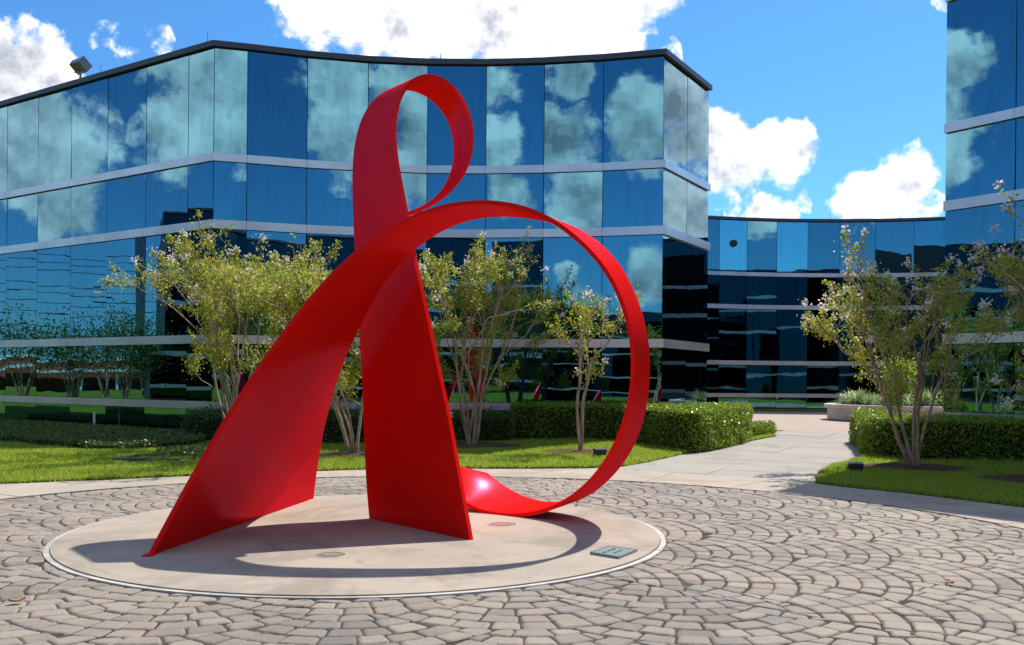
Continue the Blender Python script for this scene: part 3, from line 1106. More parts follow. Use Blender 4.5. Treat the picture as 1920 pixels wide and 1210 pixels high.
RINGRIB = [(-3.205,8.400,-0.018,-2.605,12.428,-0.000),
  (-3.123,8.493,0.194,-2.568,12.338,0.221),
  (-3.035,8.584,0.407,-2.521,12.239,0.442),
  (-2.945,8.673,0.622,-2.466,12.125,0.663),
  (-2.849,8.758,0.835,-2.401,11.995,0.887),
  (-2.750,8.840,1.045,-2.326,11.846,1.113),
  (-2.650,8.918,1.253,-2.240,11.677,1.340),
  (-2.546,8.992,1.457,-2.139,11.487,1.564),
  (-2.434,9.064,1.656,-2.023,11.278,1.781),
  (-2.318,9.134,1.854,-1.898,11.058,1.988),
  (-2.197,9.201,2.052,-1.767,10.835,2.185),
  (-2.070,9.267,2.250,-1.634,10.622,2.371),
  (-1.930,9.332,2.444,-1.503,10.428,2.547),
  (-1.775,9.396,2.635,-1.367,10.262,2.706),
  (-1.605,9.459,2.819,-1.218,10.133,2.844),
  (-1.415,9.519,2.987,-1.060,10.039,2.968),
  (-1.205,9.567,3.134,-0.897,9.976,3.081),
  (-0.979,9.593,3.256,-0.726,9.937,3.179),
  (-0.740,9.598,3.340,-0.541,9.913,3.254),
  (-0.494,9.586,3.382,-0.343,9.898,3.300),
  (-0.250,9.562,3.386,-0.135,9.885,3.315),
  (-0.014,9.530,3.355,0.078,9.866,3.304),
  (0.206,9.493,3.286,0.295,9.840,3.272),
  (0.404,9.456,3.180,0.509,9.808,3.214),
  (0.580,9.421,3.046,0.711,9.773,3.118),
  (0.741,9.391,2.897,0.893,9.738,2.986),
  (0.883,9.370,2.732,1.045,9.706,2.823),
  (0.998,9.362,2.550,1.163,9.681,2.632),
  (1.086,9.371,2.356,1.255,9.670,2.425),
  (1.152,9.399,2.155,1.331,9.680,2.209),
  (1.195,9.448,1.952,1.384,9.718,1.984),
  (1.215,9.519,1.744,1.411,9.794,1.752),
  (1.217,9.609,1.535,1.419,9.912,1.514),
  (1.197,9.716,1.322,1.406,10.073,1.272),
  (1.153,9.839,1.108,1.369,10.266,1.029),
  (1.084,9.974,0.894,1.300,10.478,0.790),
  (0.985,10.122,0.682,1.177,10.692,0.578),
  (0.850,10.280,0.482,1.040,10.892,0.393),
  (0.676,10.446,0.301,0.888,11.067,0.252),
  (0.469,10.619,0.152,0.728,11.218,0.159),
  (0.236,10.796,0.054,0.562,11.352,0.108),
  (-0.010,10.972,0.015,0.393,11.476,0.096),
  (-0.257,11.148,0.018,0.225,11.590,0.121),
  (-0.458,11.285,0.054,0.063,11.696,0.176),
  (-0.601,11.354,0.138,-0.087,11.799,0.251),
  (-0.751,11.419,0.318,-0.211,11.909,0.325),
  (-0.905,11.524,0.589,-0.308,12.034,0.387),]


def catmull(P, n):
    P = np.array(P, float)
    Q = np.vstack([2 * P[0] - P[1], P, 2 * P[-1] - P[-2]])
    o = []
    for i in range(1, len(Q) - 2):
        a, b_, c_, d = Q[i - 1:i + 3]
        for k in range(n):
            s = k / n
            o.append(.5 * (2 * b_ + (c_ - a) * s + (2 * a - 5 * b_ + 4 * c_ - d) * s * s + (3 * b_ - a - 3 * c_ + d) * s ** 3))
    o.append(P[-1])
    return np.array(o)


def smooth_line(P, it):
    P = P.copy()
    for _ in range(it):
        P[1:-1] = (P[:-2] + 2 * P[1:-1] + P[2:]) / 4
    return P


def ribbon(name, ST, m_, parent, th=0.045, it=26, nc=6):
    S = smooth_line(catmull(ST, 5), it)
    A, B = S[:, :3], S[:, 3:]
    n = len(S)
    G = np.stack([A + (B - A) * (k / nc) for k in range(nc + 1)], 1)      # n x (nc+1) x 3
    du = np.gradient(G, axis=0)
    dv = np.gradient(G, axis=1)
    N = np.cross(du, dv)
    N /= np.linalg.norm(N, axis=2, keepdims=True) + 1e-9
    for _ in range(6):
        N[1:-1] = (N[:-2] + 2 * N[1:-1] + N[2:]) / 4
    N /= np.linalg.norm(N, axis=2, keepdims=True) + 1e-9
    T, U = G + N * th / 2, G - N * th / 2
    V, F = [], []

    def sheet(X, flip):
        b0 = len(V)
        r, c = X.shape[:2]
        V.extend(X.reshape(-1, 3).tolist())
        for i in range(r - 1):
            for j in range(c - 1):
                f = (b0 + i * c + j, b0 + i * c + j + 1, b0 + (i + 1) * c + j + 1, b0 + (i + 1) * c + j)
                F.append(f[::-1] if flip else f)
    sheet(T, True)
    sheet(U, False)
    for j, fl in ((0, True), (nc, False)):
        sheet(np.stack([T[:, j], U[:, j]], 1), not fl)
    for i, fl in ((0, False), (n - 1, True)):
        sheet(np.stack([T[i], U[i]], 1), not fl)
    me = mesh(name, V, F, True)
    return link(name, me, m_, parent)


root = empty('ribbon_sculpture')
tag(root, 'tall red steel ribbon sculpture with top loop and big ring on the round disc', 'sculpture')
ribbon('looped_upright', UPRIGHT, M['red'], root)
ribbon('ring_ribbon', RINGRIB, M['red'], root)
g = MB()
g.prism([(-3.235, 8.33), (-3.15, 8.31), (-3.14, 8.42), (-3.22, 8.44)], 0.010, 0.028)
g.build('foot_plate', M['red'], root)

# bronze plaque with raised lettering too worn to read
root = empty('plaque', (0.945, 8.665, 0.016))
tag(root, 'small green bronze plaque lying near the right rim of the concrete disc', 'plaque')
PQ = [(0.72, 8.61), (0.96, 8.39), (1.17, 8.76), (0.92, 8.94)]
PQ = [(x - 0.945, y - 8.665) for x, y in PQ]
g = MB()
g.prism(PQ, 0, 0.020)
g.build('plate', M['bronze_plate'], root)
g = MB()
o_ = Vector((0.72 - 0.945, 8.61 - 8.665))
e1 = Vector((0.96 - 0.72, 8.39 - 8.61))      # towards the viewer
e2 = Vector((0.92 - 0.72, 8.94 - 8.61))      # to the far side
for u0, u1, v0, v1 in ((0.33, 0.40, 0.16, 0.30), (0.33, 0.40, 0.42, 0.53), (0.33, 0.40, 0.64, 0.80), (0.62, 0.655, 0.30, 0.40), (0.62, 0.655, 0.42, 0.60), (0.62, 0.655, 0.62, 0.76)):
    P_ = [o_ + e1 * u + e2 * v for u, v in ((u0, v0), (u1, v0), (u1, v1), (u0, v1))]
    g.prism([(p.x, p.y) for p in P_], 0.0202, 0.024)
g.build('raised_lettering', M['black'], root)
g = MB()
for a, b in zip(PQ, PQ[1:] + PQ[:1]):
    L = math.hypot(b[0] - a[0], b[1] - a[1])
    n_ = ((b[1] - a[1]) / L * 0.006, -(b[0] - a[0]) / L * 0.006)
    t_ = ((b[0] - a[0]) / L * 0.008, (b[1] - a[1]) / L * 0.008)
    g.prism([(a[0] + t_[0], a[1] + t_[1]), (b[0] - t_[0] * 0, b[1] - t_[1] * 0), (b[0] - n_[0] - t_[0], b[1] - n_[1] - t_[1]), (a[0] - n_[0] + t_[0], a[1] - n_[1] + t_[1])], 0.0201, 0.0225)
g.build('border', M['black'], root)

# uplights let into the disc
for (x, y, r_), lab in (((-1.60, 8.45, 0.13), 'round in-ground lamp lid in front of the upright red leg'), ((-0.09, 10.31, 0.15), 'round in-ground lamp lid inside the big red ring')):
    root = empty('ground_lamp', (x, y, 0.016))
    tag(root, lab, 'ground lamp', 'lamp lids sunk in the concrete disc')
    g = MB()
    V = []
    n = 36
    for i in range(n):
        a = 2 * math.pi * i / n
        w1 = r_ * (1.22 + 0.10 * math.sin(3 * a + x) + 0.05 * math.sin(8 * a))
        V += [(w1 * math.cos(a), w1 * math.sin(a), 0.001), (r_ * math.cos(a), r_ * math.sin(a), 0.008), (r_ * 0.97 * math.cos(a), r_ * 0.97 * math.sin(a), 0.002)]
    F = []
    for i in range(n):
        j = (i + 1) % n
        F += [(i * 3, j * 3, j * 3 + 1, i * 3 + 1), (i * 3 + 1, j * 3 + 1, j * 3 + 2, i * 3 + 2)]
    g.add(V, F)
    g.build('mortar_collar', M['walk'], root)
    g = MB()
    g.prism(circle((0, 0), r_ * 0.95, 30), -0.01, 0.006)
    g.build('lid', M['grey_metal'], root)
    g = MB()
    g.prism(circle((0, 0), r_ * 0.6, 24), 0.0061, 0.010)
    g.build('glass', M['lens'], root)

# ------------------------------------------------------------------ leaves
def leaf_quads(C, size, asp=0.5, up=0.3, rs=None):
    """rhombic leaves around the points C"""
    n = len(C)
    d = rng.normal(0, 1, (n, 3))
    d[:, 2] += up
    d /= np.linalg.norm(d, axis=1, keepdims=True)
    e = np.cross(d, rng.normal(0, 1, (n, 3)))
    e /= np.linalg.norm(e, axis=1, keepdims=True) + 1e-9
    s = (size * rng.uniform(0.65, 1.3, n))[:, None]
    V = np.zeros((n, 4, 3))
    V[:, 0] = C - d * s * 0.5
    V[:, 1] = C + e * s * asp * 0.5
    V[:, 2] = C + d * s * 0.5
    V[:, 3] = C - e * s * asp * 0.5
    return V


def norm(v):
    return v / (np.linalg.norm(v) + 1e-9)


def myrtle(root, H, stems, spread, seed, bare=0.42, leafn=26, lean=(0, 0), bloom=0.5, base_r=0.10, lsize=0.056, tall=None, n1=3, stem_r=0.030, leaf='leaf', wide=1.0, shift=(0, 0)):
    r = np.random.default_rng(seed)
    tb = MB()
    tips = []

    def limb(p, d, L, r0, r1, nseg, wob, lift):
        pts = [p.copy()]
        q = p.copy()
        for i in range(nseg):
            d = norm(d + r.normal(0, wob, 3) + np.array([0, 0, lift]))
            q = q + d * L / nseg
            pts.append(q.copy())
        tb.tube(pts, list(np.linspace(r0, r1, nseg + 1)), 6 if r0 > 0.02 else (4 if r0 > 0.006 else 3), caps=False)
        return pts, d

    def grow(p, d, lev, L, rad):
        pts, d2 = limb(p, d, L, rad, rad * 0.66, 4 if lev < 2 else 3, 0.10 + 0.05 * lev, 0.05)
        if lev >= 3:
            tips.append((pts[-1], d2, pts))
            return
        k = (n1, 3, 3)[lev]
        for i in range(k):
            a = r.uniform(0, 2 * np.pi)
            side = norm(np.cross(d2, np.array([math.cos(a), math.sin(a), 0.2])))
            dd = norm(d2 * 1.0 + side * r.uniform(0.35, 0.75) + np.array([0, 0, 0.22]))
            j = r.integers(2, len(pts)) if i else len(pts) - 1
            grow(pts[j], dd, lev + 1, L * r.uniform(0.55, 0.82) * (1.0 if lev else 0.85), rad * (0.62 if i else 0.7))

    # bare stems
    for s in range(stems):
        a = 2 * np.pi * (s + r.uniform(-0.25, 0.25)) / stems + seed
        o_ = np.array([math.cos(a), math.sin(a), 0]) * base_r * r.uniform(0.4, 1)
        tilt = spread * r.uniform(0.45, 1.05)
        d = norm(np.array([math.cos(a) * tilt + lean[0], math.sin(a) * tilt + lean[1], 1.0]))
        Ls = H * bare * r.uniform(0.88, 1.12)
        rad = stem_r * r.uniform(0.8, 1.2)
        pts, d2 = limb(o_ + np.array([0, 0, -0.02]), d, Ls * 0.55, rad * 1.25, rad * 0.95, 5, 0.055, 0.0)
        pts2, d3 = limb(pts[-1], norm(d2 + r.normal(0, 0.10, 3)), Ls * 0.45, rad * 0.95, rad * 0.8, 4, 0.07, 0.02)
        for i in range(2):
            aa = r.uniform(0, 2 * np.pi)
            grow(pts2[-1] if i else pts2[-2], norm(d3 + np.array([math.cos(aa), math.sin(aa), 0]) * r.uniform(0.15, 0.5)), 1, H * 0.21 * r.uniform(0.8, 1.15), rad * 0.62)
        # an inner shoot lower on the stem
        grow(pts2[2], norm(d3 + r.normal(0, 0.5, 3)), 2, H * 0.13, rad * 0.35)
        if stems > 3:
            grow(pts2[0], norm(d3 + r.normal(0, 0.8, 3) + [0, 0, 0.2]), 2, H * 0.12, rad * 0.35)
    # scale so the tree has its height
    zmax = np.percentile([t[0][2] for t in tips], 98)
    kz = H * 0.93 / zmax
    def sp(A_):
        A_ = np.array(A_, float).reshape(-1, 3)
        t_ = np.clip(A_[:, 2] * kz / H, 0, 1)[:, None] ** 1.2
        A_[:, :2] = A_[:, :2] * (1 + (wide - 1) * t_) + np.array(shift) * t_
        A_[:, 2] *= kz
        return A_
    tb.V = [tuple(v) for v in sp(tb.V)]
    tb.build('trunk', M['bark'], root, smooth=True)
    C = []
    B = []
    for p, d, pts in tips:
        p = sp(p)[0]
        Lp = list(sp(pts))
        vig = r.choice([0.25, 0.8, 1.1, 2.1])
        m_ = int(leafn * vig * 3.0)
        for q0, q1 in zip(Lp[:-1], Lp[1:]):
            s = r.uniform(0, 1, (m_ // 3 + 1, 1))
            C.append(q0 + (q1 - q0) * s + r.normal(0, 0.075, (len(s), 3)))
        # new shoot beyond the tip
        L2 = r.uniform(0.05, 0.28)
        s = r.uniform(0, 1, (m_ // 3 + 2, 1))
        C.append(p + d * [1, 1, kz] * s * L2 + r.normal(0, 0.028, (len(s), 3)))
        if r.random() < bloom * (0.35 + 0.65 * min(1, (p[2] / H) ** 2)):
            nb = int(r.integers(6, 18) * (1 + bloom))
            B.append(p + d * L2 * 0.9 + r.normal(0, 0.045, (nb, 3)) + [0, 0, 0.03])
    if tall:
        for (x, y, h_) in tall:
            q0 = np.array([x, y, H * 0.72])
            q1 = q0 + [r.normal(0, .08), r.normal(0, .08), h_]
            tt = MB()
            tt.tube([q0, (q0 + q1) / 2 + r.normal(0, .03, 3), q1], [0.009, 0.006, 0.003], 4, caps=False)
            tt.build('shoot', M['bark'], root, smooth=True)
            s = r.uniform(0.1, 1, (150, 1))
            C.append(q0 + (q1 - q0) * s + r.normal(0, 0.07, (150, 3)))
            B.append(q1 + r.normal(0, 0.06, (34, 3)))
    C = np.vstack(C)
    link('crown', mesh_np('crown', leaf_quads(C, lsize, 0.55), 4), M[leaf], root)
    if B:
        B = np.vstack(B)
        link('blossom', mesh_np('blossom', leaf_quads(B, 0.048, 0.9), 4), M['bloom'], root)
    return root


TREES = [
    ((-6.0, 20.6), dict(H=4.75, stems=7, spread=0.36, seed=2, lean=(0.0, -0.02), leafn=28, wide=1.3, shift=(-0.15, 0), n1=3, tall=[(0.35, 0, 1.15)]), 'leftmost crape myrtle, broad yellow-green crown spreading over the left leg of the sculpture', 'trees in bloom round the plaza'),
    ((-3.2, 19.25), dict(H=4.25, stems=7, spread=0.22, seed=5, lean=(-0.14, 0.0), leafn=34, wide=1.45, shift=(-0.35, 0), n1=3, bare=0.46), 'crape myrtle whose bare stems show between the two red legs', 'trees in bloom round the plaza'),
    ((-0.95, 22.3), dict(H=4.9, stems=7, spread=0.26, seed=9, lean=(0.03, 0.0), leafn=26, wide=1.3, n1=3, bare=0.48, tall=[(-0.1, 0, 0.8)]), 'crape myrtle with many tall stems behind the upright, framed by the red ring', 'trees in bloom round the plaza'),
    ((1.50, 20.4), dict(H=3.55, stems=2, spread=0.10, seed=14, leafn=15, n1=3, bare=0.44, base_r=0.03, bloom=0.3, stem_r=0.034, wide=1.1), 'small young crape myrtle with two thin stems inside the ring, on a sunlit lawn', 'trees in bloom round the plaza'),
    ((7.42, 17.5), dict(H=3.95, stems=6, spread=0.27, seed=21, lean=(-0.12, -0.03), leafn=19, wide=1.35, shift=(-0.45, -0.3), n1=3, bare=0.44, bloom=0.8, tall=[(0.9, 0, 0.45)]), 'blossoming crape myrtle standing in front of the right-hand hedge', 'trees in bloom round the plaza'),
    ((9.15, 15.4), dict(H=4.5, stems=6, spread=0.36, seed=33, lean=(-0.05, 0.0), leafn=19, wide=1.2, n1=3, bare=0.40, bloom=1.0), 'crape myrtle with white flower heads reaching in from the right edge', 'trees in bloom round the plaza'),
]
for (x, y), kw, lab, grp in TREES:
    root = empty('crape_myrtle_tree', (x, y, 0.05))
    tag(root, lab, 'tree', grp)
    myrtle(root, **kw)


# ------------------------------------------------------------------ hedges and shrubs
def hedge(name, P, H, lab, cat='hedge', dens=1500, size=0.045, m_='hedge', z0=0.03, rough=0.035, group=None, taper=0.02, seed=0):
    """clipped hedge over the plan P: dark twiggy inside, real leaves all over it"""
    r = np.random.default_rng(seed + 50)
    P_ = np.array(P, float)
    # rounded plan
    Q = P_
    for _ in range(2):
        Q = np.vstack([np.stack([Q[i] * .78 + Q[(i + 1) % len(Q)] * .22, Q[i] * .22 + Q[(i + 1) % len(Q)] * .78]) for i in range(len(Q))])
    if area([tuple(q) for q in Q]) < 0:
        Q = Q[::-1]
    cen = Q.mean(0)
    root = empty(name, (cen[0], cen[1], z0))
    tag(root, lab, cat, group)
    Ql = Q - cen
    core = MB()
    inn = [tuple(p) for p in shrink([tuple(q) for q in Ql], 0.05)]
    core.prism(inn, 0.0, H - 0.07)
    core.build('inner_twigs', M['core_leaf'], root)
    L = np.hypot(*(np.roll(Ql, -1, 0) - Ql).T)
    per = L.sum()
    nside = int(per * H * dens)
    seg = r.choice(len(Ql), nside, p=L / per)
    s = r.uniform(0, 1, nside)[:, None]
    A, B = Ql[seg], np.roll(Ql, -1, 0)[seg]
    xy = A + (B - A) * s
    nr_ = np.stack([(B - A)[:, 1], -(B - A)[:, 0]], 1) / L[seg][:, None]
    z = H * r.uniform(0, 1, nside) ** 0.92
    bumpy = 0.03 * np.sin(xy[:, 0] * 4.1 + z * 3) * np.sin(xy[:, 1] * 3.3 + z * 5)
    edge = np.clip((z - (H - 0.12)) / 0.12, 0, 1) ** 2 * 0.09
    xy = xy + nr_ * (r.normal(0, rough, nside) + bumpy - edge - taper * z)[:, None]
    C1 = np.c_[xy, z]
    x0, y0 = Ql.min(0)
    x1, y1 = Ql.max(0)
    nt = int((x1 - x0) * (y1 - y0) * dens * 1.05)
    X, Y = r.uniform(x0, x1, nt), r.uniform(y0, y1, nt)
    k = inpoly(Ql, X, Y)
    X, Y = X[k], Y[k]
    zt = H + r.normal(0, rough, len(X)) + 0.025 * np.sin(X * 3.7) * np.sin(Y * 4.3)
    C = np.vstack([C1, np.c_[X, Y, zt - 0.01]])
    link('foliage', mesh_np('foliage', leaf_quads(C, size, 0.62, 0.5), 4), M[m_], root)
    return root


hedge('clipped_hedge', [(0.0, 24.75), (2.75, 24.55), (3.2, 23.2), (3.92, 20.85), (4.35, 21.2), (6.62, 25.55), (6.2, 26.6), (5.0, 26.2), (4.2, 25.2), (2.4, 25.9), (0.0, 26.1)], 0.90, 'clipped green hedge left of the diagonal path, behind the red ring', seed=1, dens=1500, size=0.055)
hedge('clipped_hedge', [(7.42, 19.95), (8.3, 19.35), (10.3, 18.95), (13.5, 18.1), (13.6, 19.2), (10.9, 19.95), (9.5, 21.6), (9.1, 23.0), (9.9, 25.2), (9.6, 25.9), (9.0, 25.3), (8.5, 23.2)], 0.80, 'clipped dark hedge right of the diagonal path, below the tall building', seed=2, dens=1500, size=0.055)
hedge('low_hedge', [(6.7, 26.7), (6.95, 26.9), (8.1, 28.8), (7.6, 29.0), (6.3, 27.3)], 0.32, 'low clipped hedge strip where the path meets the courtyard', seed=3, dens=1500, size=0.05)
hedge('ground_cover_bed', [(-19, 27.5), (-11.96, 22.3), (-10.23, 20.8), (-8.36, 19.65), (-7.62, 20.0), (-7.1, 21.6), (-7.5, 23.8), (-9.2, 25.2), (-16, 29.9), (-19, 31)], 0.17, 'flat clipped ground-cover bed along the foot of the left glass wing', 'plant bed', seed=4, dens=520, size=0.055, m_='cover', rough=0.02)
hedge('ground_cover_bed', [(-7.0, 18.4), (-5.9, 17.9), (-5.0, 18.3), (-4.7, 19.7), (-6.0, 19.8), (-7.0, 19.3)], 0.13, 'small patch of ground cover behind the coiled hose at the left red leg', 'plant bed', seed=5, dens=900, size=0.05, m_='cover', rough=0.03)
for k, (P_, h_, lab) in enumerate((
        ([(-8.2, 23.4), (-7.0, 22.6), (-6.2, 23.1), (-6.6, 24.3), (-7.9, 24.6)], 0.62, 'dark round shrub at the glass corner left of the sculpture'),
        ([(-5.4, 22.9), (-4.2, 22.4), (-3.0, 22.6), (-2.6, 23.3), (-3.4, 24.1), (-5.2, 23.9)], 0.66, 'dark leafy shrub seen low between the two red legs'),
        ([(-1.6, 24.1), (-0.7, 23.6), (0.1, 24.0), (-0.1, 25.2), (-1.4, 25.2)], 0.62, 'dark leafy shrub against the left end of the middle hedge'))):
    hedge('shrub', P_, h_, lab, 'shrub', seed=10 + k, dens=1300, size=0.06, m_='shrub', rough=0.09, group='dark shrubs at the foot of the curved front', taper=0.12)

# ------------------------------------------------------------------ planter in the courtyard
PC, PR = (16.35, 39.6), 3.05
root = empty('round_planter', (PC[0], PC[1], 0))
tag(root, 'low round cream concrete planter standing in the brick courtyard', 'planter')
prof = [(PR - 0.10, 0.0), (PR - 0.10, 0.06), (PR - 0.02, 0.06), (PR - 0.02, 0.50), (PR + 0.10, 0.52), (PR + 0.12, 0.62), (PR + 0.09, 0.67), (PR - 0.32, 0.67), (PR - 0.34, 0.5)]
n = 72
V, F = [], []
for i in range(n):
    a = 2 * math.pi * i / n
    V += [(r_ * math.cos(a), r_ * math.sin(a), z) for r_, z in prof]
for i in range(n):
    j = (i + 1) % n
    for k in range(len(prof) - 1):
        F.append((i * len(prof) + k, j * len(prof) + k, j * len(prof) + k + 1, i * len(prof) + k + 1))
link('planter_wall', mesh('planter_wall', V, F), M['planter'], root)
g = MB()
g.prism(circle((0, 0), PR - 0.33, 48), 0.3, 0.56)
g.build('soil', M['mulch'], root)
# strap-leaved plants
spots = []
rr = random.Random(8)
for k in range(34):
    a = rr.uniform(0, 2 * math.pi)
    d = (PR - 0.6) * math.sqrt(rr.random())
    spots.append((PC[0] + d * math.cos(a), PC[1] + d * math.sin(a)))
proto = None
for k, (x, y) in enumerate(spots):
    if proto is None:
        nb = 110
        V = np.zeros((nb, 4, 4, 3))
        r = np.random.default_rng(4)
        for i in range(nb):
            a = r.uniform(0, 2 * np.pi)
            L = r.uniform(0.45, 0.95)
            el = r.uniform(0.5, 1.35)
            pr = []
            for s in np.linspace(0, 1, 5):
                hr = L * s * math.cos(el) * (1 + 0.4 * s)
                hz = L * s * math.sin(el) - 0.55 * L * s * s * math.cos(el)
                wd = 0.05 * (1 - s) ** 0.6 * (0.35 + s) * 1.4
                c_ = np.array([hr * math.cos(a), hr * math.sin(a), hz])
                sd = np.array([-math.sin(a), math.cos(a), 0]) * wd / 2
                pr.append((c_ - sd, c_ + sd))
            for s in range(4):
                V[i, s] = [pr[s][0], pr[s][1], pr[s + 1][1], pr[s + 1][0]]
        proto = link('strap_plant', mesh_np('strap_plant', V, 4), M['strap'])
        o = proto
    else:
        o = proto.copy()
        COL.objects.link(o)
    o.location = (x, y, 0.55)
    o.rotation_euler = (0, 0, rr.uniform(0, 6.28))
    s_ = rr.uniform(0.75, 1.25)
    o.scale = (s_, s_, s_)
    tag(o, 'striped strap-leaved plant among others in the round cream planter', 'plant', 'strap-leaved plants in the round planter')
root = empty('young_tree', (15.95, 38.9, 0.55))
tag(root, 'young bright lime-green tree growing in the round planter', 'tree')
tb = MB()
r = np.random.default_rng(12)
C = []
for k in range(9):
    a = r.uniform(0, 6.28)
    top = np.array([math.cos(a) * r.uniform(0.1, 0.55), math.sin(a) * r.uniform(0.1, 0.55), r.uniform(1.1, 2.15)])
    tb.tube([(0, 0, 0), top * 0.45 + [0, 0, 0.2], top], [0.03, 0.018, 0.006], 5, caps=False)
    C.append(top * r.uniform(0.35, 1.05, (1, 1)) + r.normal(0, 0.26, (420, 3)) * [1, 1, 1.0])
tb.build('trunk', M['bark'], root, smooth=True)
C = np.vstack(C)
C = C[C[:, 2] > 0.5]
link('crown', mesh_np('crown', leaf_quads(C, 0.10, 0.6), 4), M['lime'], root)

# ------------------------------------------------------------------ small things
def floodlight(x, y, rz, lab):
    root = empty('garden_floodlight', (x, y, 0.035), rz)
    tag(root, lab, 'floodlight', 'ground floodlights by the trees')
    g = MB()
    # housing, deeper at the top, with a visor
    V = [(-.105, -.07, .035), (.105, -.07, .035), (.12, .07, .05), (-.12, .07, .05), (-.125, -.085, .15), (.125, -.085, .15), (.12, .06, .17), (-.12, .06, .17)]
    g.add(V, [(3, 2, 1, 0), (4, 5, 6, 7), (0, 1, 5, 4), (1, 2, 6, 5), (2, 3, 7, 6), (3, 0, 4, 7)])
    g.build('housing', M['black'], root)
    g = MB()
    g.box((0, 0.074, 0.11), (0.20, 0.008, 0.10))
    g.build('lens', M['lens'], root)
    g = MB()
    for sx in (-1, 1):
        g.box((sx * 0.133, 0, 0.06), (0.012, 0.03, 0.12))
    g.box((0, 0, 0.006), (0.278, 0.05, 0.012))
    g.build('bracket', M['grey_metal'], root)


floodlight(1.80, 19.35, 0.35, 'small black floodlight on the lawn beside the young tree inside the ring')
floodlight(5.98, 16.5, -0.2, 'small black floodlight at the left tip of the right-hand lawn')

# roof floodlight on the left wing
root = empty('roof_floodlight', (-13.25, 28.95, TOP))
tag(root, 'grey box floodlight tilted outwards on the roof edge of the left wing', 'floodlight')
Mx = Matrix.Rotation(R_(-32), 3, 'Z') @ Matrix.Rotation(R_(-38), 3, 'X') @ Matrix.Rotation(R_(-8), 3, 'Y')
g = MB()
V = []
for z, k in ((-0.13, 0.8), (0.13, 1.05)):
    V += [(-.26 * k, -.19, z), (.26 * k, -.19, z), (.26 * k, .19, z), (-.26 * k, .19, z)]
V = [Mx @ Vector(v) + Vector((0, 0, 0.44)) for v in V]
g.add(V, [(3, 2, 1, 0), (4, 5, 6, 7), (0, 1, 5, 4), (1, 2, 6, 5), (2, 3, 7, 6), (3, 0, 4, 7)])
g.build('housing', M['grey_metal'], root)
g = MB()
g.box(tuple(Mx @ Vector((0, -0.195, 0)) + Vector((0, 0, 0.44))), (0.42, 0.012, 0.2), Mx)
g.build('lens', M['lens'], root)
g = MB()
g.tube([(0, 0, -0.05), (0.02, 0, 0.25)], 0.035, 8)
g.box((0.0, 0, 0.24), (0.34, 0.05, 0.04))
g.build('bracket', M['grey_metal'], root)

# garden hose
root = None
g = MB()
pts = []
for k in range(90):
    t_ = k / 89
    a = t_ * 2 * math.pi * 2.6
    pts.append((-6.75 + 0.62 * math.cos(a) * (0.75 + 0.35 * t_) + 0.5 * (t_ - .5), 17.75 + 0.55 * math.sin(a) * (0.8 + 0.3 * math.sin(3 * t_)), 0.07 + 0.02 * math.sin(a * 1.7)))
pts += [(-6.2, 17.4, .08), (-5.95, 17.05, .07), (-5.8, 16.8, .07)]
g.tube(catmull(pts, 2).tolist(), 0.016, 6)
tag(g.build('garden_hose', M['black'], smooth=True), 'dark garden hose lying in loops on the lawn left of the sculpture', 'hose')

g = MB()
g.box((-12.2, 27.75, 0.25), (0.05, 0.05, 0.5))
g.prism(circle((-12.2, 27.75), 0.035, 10), 0.5, 0.53)
tag(g.build('marker_stake', M['white']), 'thin white stake at the foot of the left glass wing', 'stake')

for k, (x, y, lab) in enumerate(((-3.45, 6.64, 'curled reddish leaf lying on the pavers near the lower left corner'), (3.48, 7.51, 'tan dry leaf lying on the pavers at the lower right'))):
    V, F = [], []
    for i in range(5):
        s = i / 4 - 0.5
        wd = 0.026 * (1 - (2 * s) ** 2) + 0.003
        z = 0.012 + 0.05 * s * s
        V += [(s * 0.11, -wd, z + 0.014), (s * 0.11, 0, z), (s * 0.11, wd, z + 0.012)]
    for i in range(4):
        for j in range(2):
            F.append((i * 3 + j, (i + 1) * 3 + j, (i + 1) * 3 + j + 1, i * 3 + j + 1))
    me = mesh('fallen_leaf', V, F, True)
    o = link('fallen_leaf', me, M['dead_leaf'], loc=(x, y, 0.002))
    o.rotation_euler = (0, 0, 0.7 + k)
    tag(o, lab, 'leaf')

# dry bits blown over the concrete and pavers
n = 420
X = rng.uniform(-6, 5.5, n)
Y = rng.uniform(5.6, 15.2, n)
k = np.hypot(X - PLAZA_C[0], Y - PLAZA_C[1]) < 7.6
X, Y = X[k], Y[k]
Z = np.where(np.hypot(X - DISC_C[0], Y - DISC_C[1]) < DISC_R, 0.0185, 0.005)
C = np.c_[X, Y, Z + 0.002]
Q = leaf_quads(C, 0.026, 0.35)
Q[:, :, 2] = C[:, None, 2] + (Q[:, :, 2] - C[:, None, 2]) * 0.12
Q[:, :, 2] = np.maximum(Q[:, :, 2], Z[:, None] + 0.0005)
tag(link('leaf_litter', mesh_np('leaf_litter', Q, 4), M['litter']), 'tiny dry leaf bits scattered over the round disc and pavers', 'litter', kind='stuff')

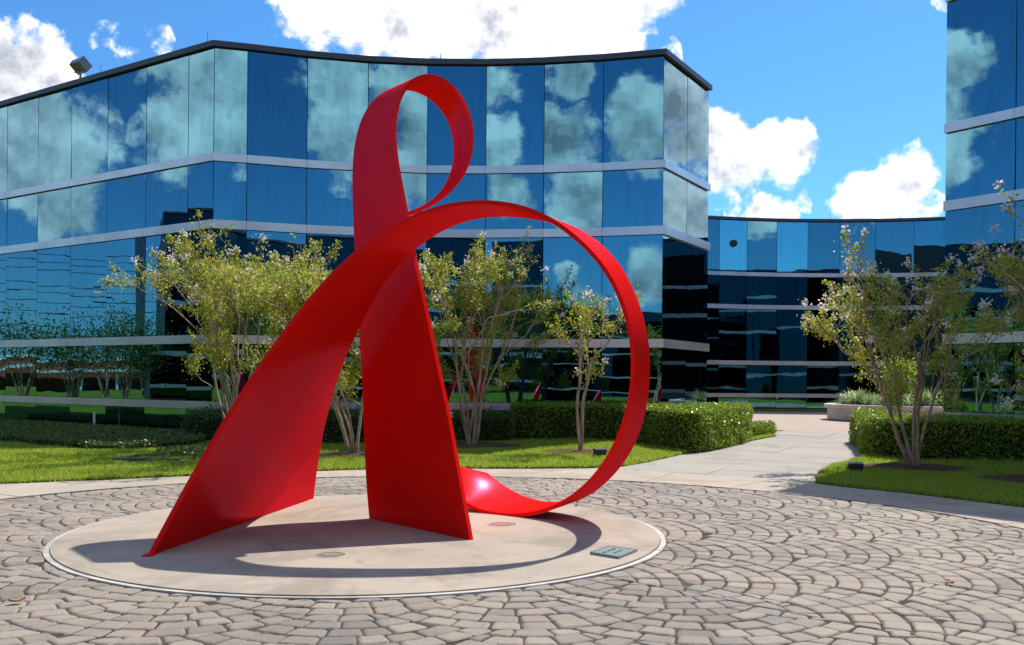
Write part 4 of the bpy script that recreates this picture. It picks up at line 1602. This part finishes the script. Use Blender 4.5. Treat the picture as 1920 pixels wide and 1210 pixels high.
# ------------------------------------------------------------------ what the left wing mirrors: field, trees, shop, power line
def bush_tree(x, y, H, W, lab, seed):
    r = np.random.default_rng(seed)
    root = empty('field_tree', (x, y, 0))
    tag(root, lab, 'tree', 'trees mirrored in the left wing')
    tb = MB()
    C = []
    for k in range(8):
        a = r.uniform(0, 6.28)
        top = np.array([math.cos(a) * W * r.uniform(.1, .4), math.sin(a) * W * r.uniform(.1, .4), H * r.uniform(.5, .92)])
        tb.tube([(0, 0, -.05), top * .5 + [0, 0, .2], top], [0.06, 0.035, 0.01], 5, caps=False)
        C.append(top * .95 + r.normal(0, 1, (230, 3)) * [W * .17, W * .17, H * .13])
    tb.build('trunk', M['bark'], root, smooth=True)
    C = np.vstack(C)
    C = C[C[:, 2] > .25]
    link('crown', mesh_np('crown', leaf_quads(C, 0.16, 0.6), 4), M['fartree'], root)


for k, (x, y, H, W, lab) in enumerate(((-40, 32.6, 4.8, 3.6, 'bushy tree mirrored at the left end of the left wing'), (-41, 29.9, 4.2, 3.4, 'smaller bushy tree mirrored beside the red-brick shop'), (-39, 28.3, 5.0, 4.2, 'broad dark tree mirrored in the middle of the left wing'), (-41, 27.0, 5.2, 3.8, 'tall bushy tree mirrored below the power pole'), (-42, 25.9, 4.6, 3.0, 'bushy tree mirrored next to the dark glass building'), (-38, 36, 3.4, 2.6, 'bushy tree mirrored farthest left in the wing'))):
    bush_tree(x, y, H, W, lab, 60 + k)

root = empty('brick_shop', (-135, 36, 0))
tag(root, 'low red-brick shop with a white canopy, mirrored in the left wing', 'building')
g = MB()
g.box((0, 0, 2.0), (12, 46, 4.0))
g.build('wall', M['brick'], root)
g = MB()
g.box((0, 0, 4.12), (12.6, 46.6, 0.24))
g.build('roof', M['white'], root)
g = MB()
g.box((10.5, -4, 2.55), (8, 26, 0.4))
g.build('canopy', M['white'], root)
for k in range(5):
    g = MB()
    g.box((13.5, -15 + 5.5 * k, 1.17), (0.35, 0.35, 2.34))
    g.build('post', M['white'], root)

root = empty('power_pole', (-75, 27.9, 0))
tag(root, 'wooden power pole with wires, mirrored in the left wing', 'power pole')
g = MB()
g.tube([(0, 0, -.1), (0, 0, 10.2)], [0.17, 0.11], 8)
g.build('pole', M['wood'], root)
for z in (9.6, 8.3):
    g = MB()
    g.box((0, 0, z), (0.12, 2.4, 0.14))
    g.build('crossarm', M['wood'], root)
for k, z in enumerate((12.6, 11.9, 11.2, 9.9, 9.2, 8.3, 7.4, 6.2, 5.6)):
    g = MB()
    P_ = []
    for i in range(40):
        s = i / 39
        yy = -40 + 160 * s - 28
        sag = 1.0 * (4 * (s - .5) ** 2)
        P_.append((0.0 + 0.25 * (k % 3), yy, z - 0.5 + sag))
    g.tube(P_, 0.035, 4, caps=False)
    g.build('wire', M['black'], root)
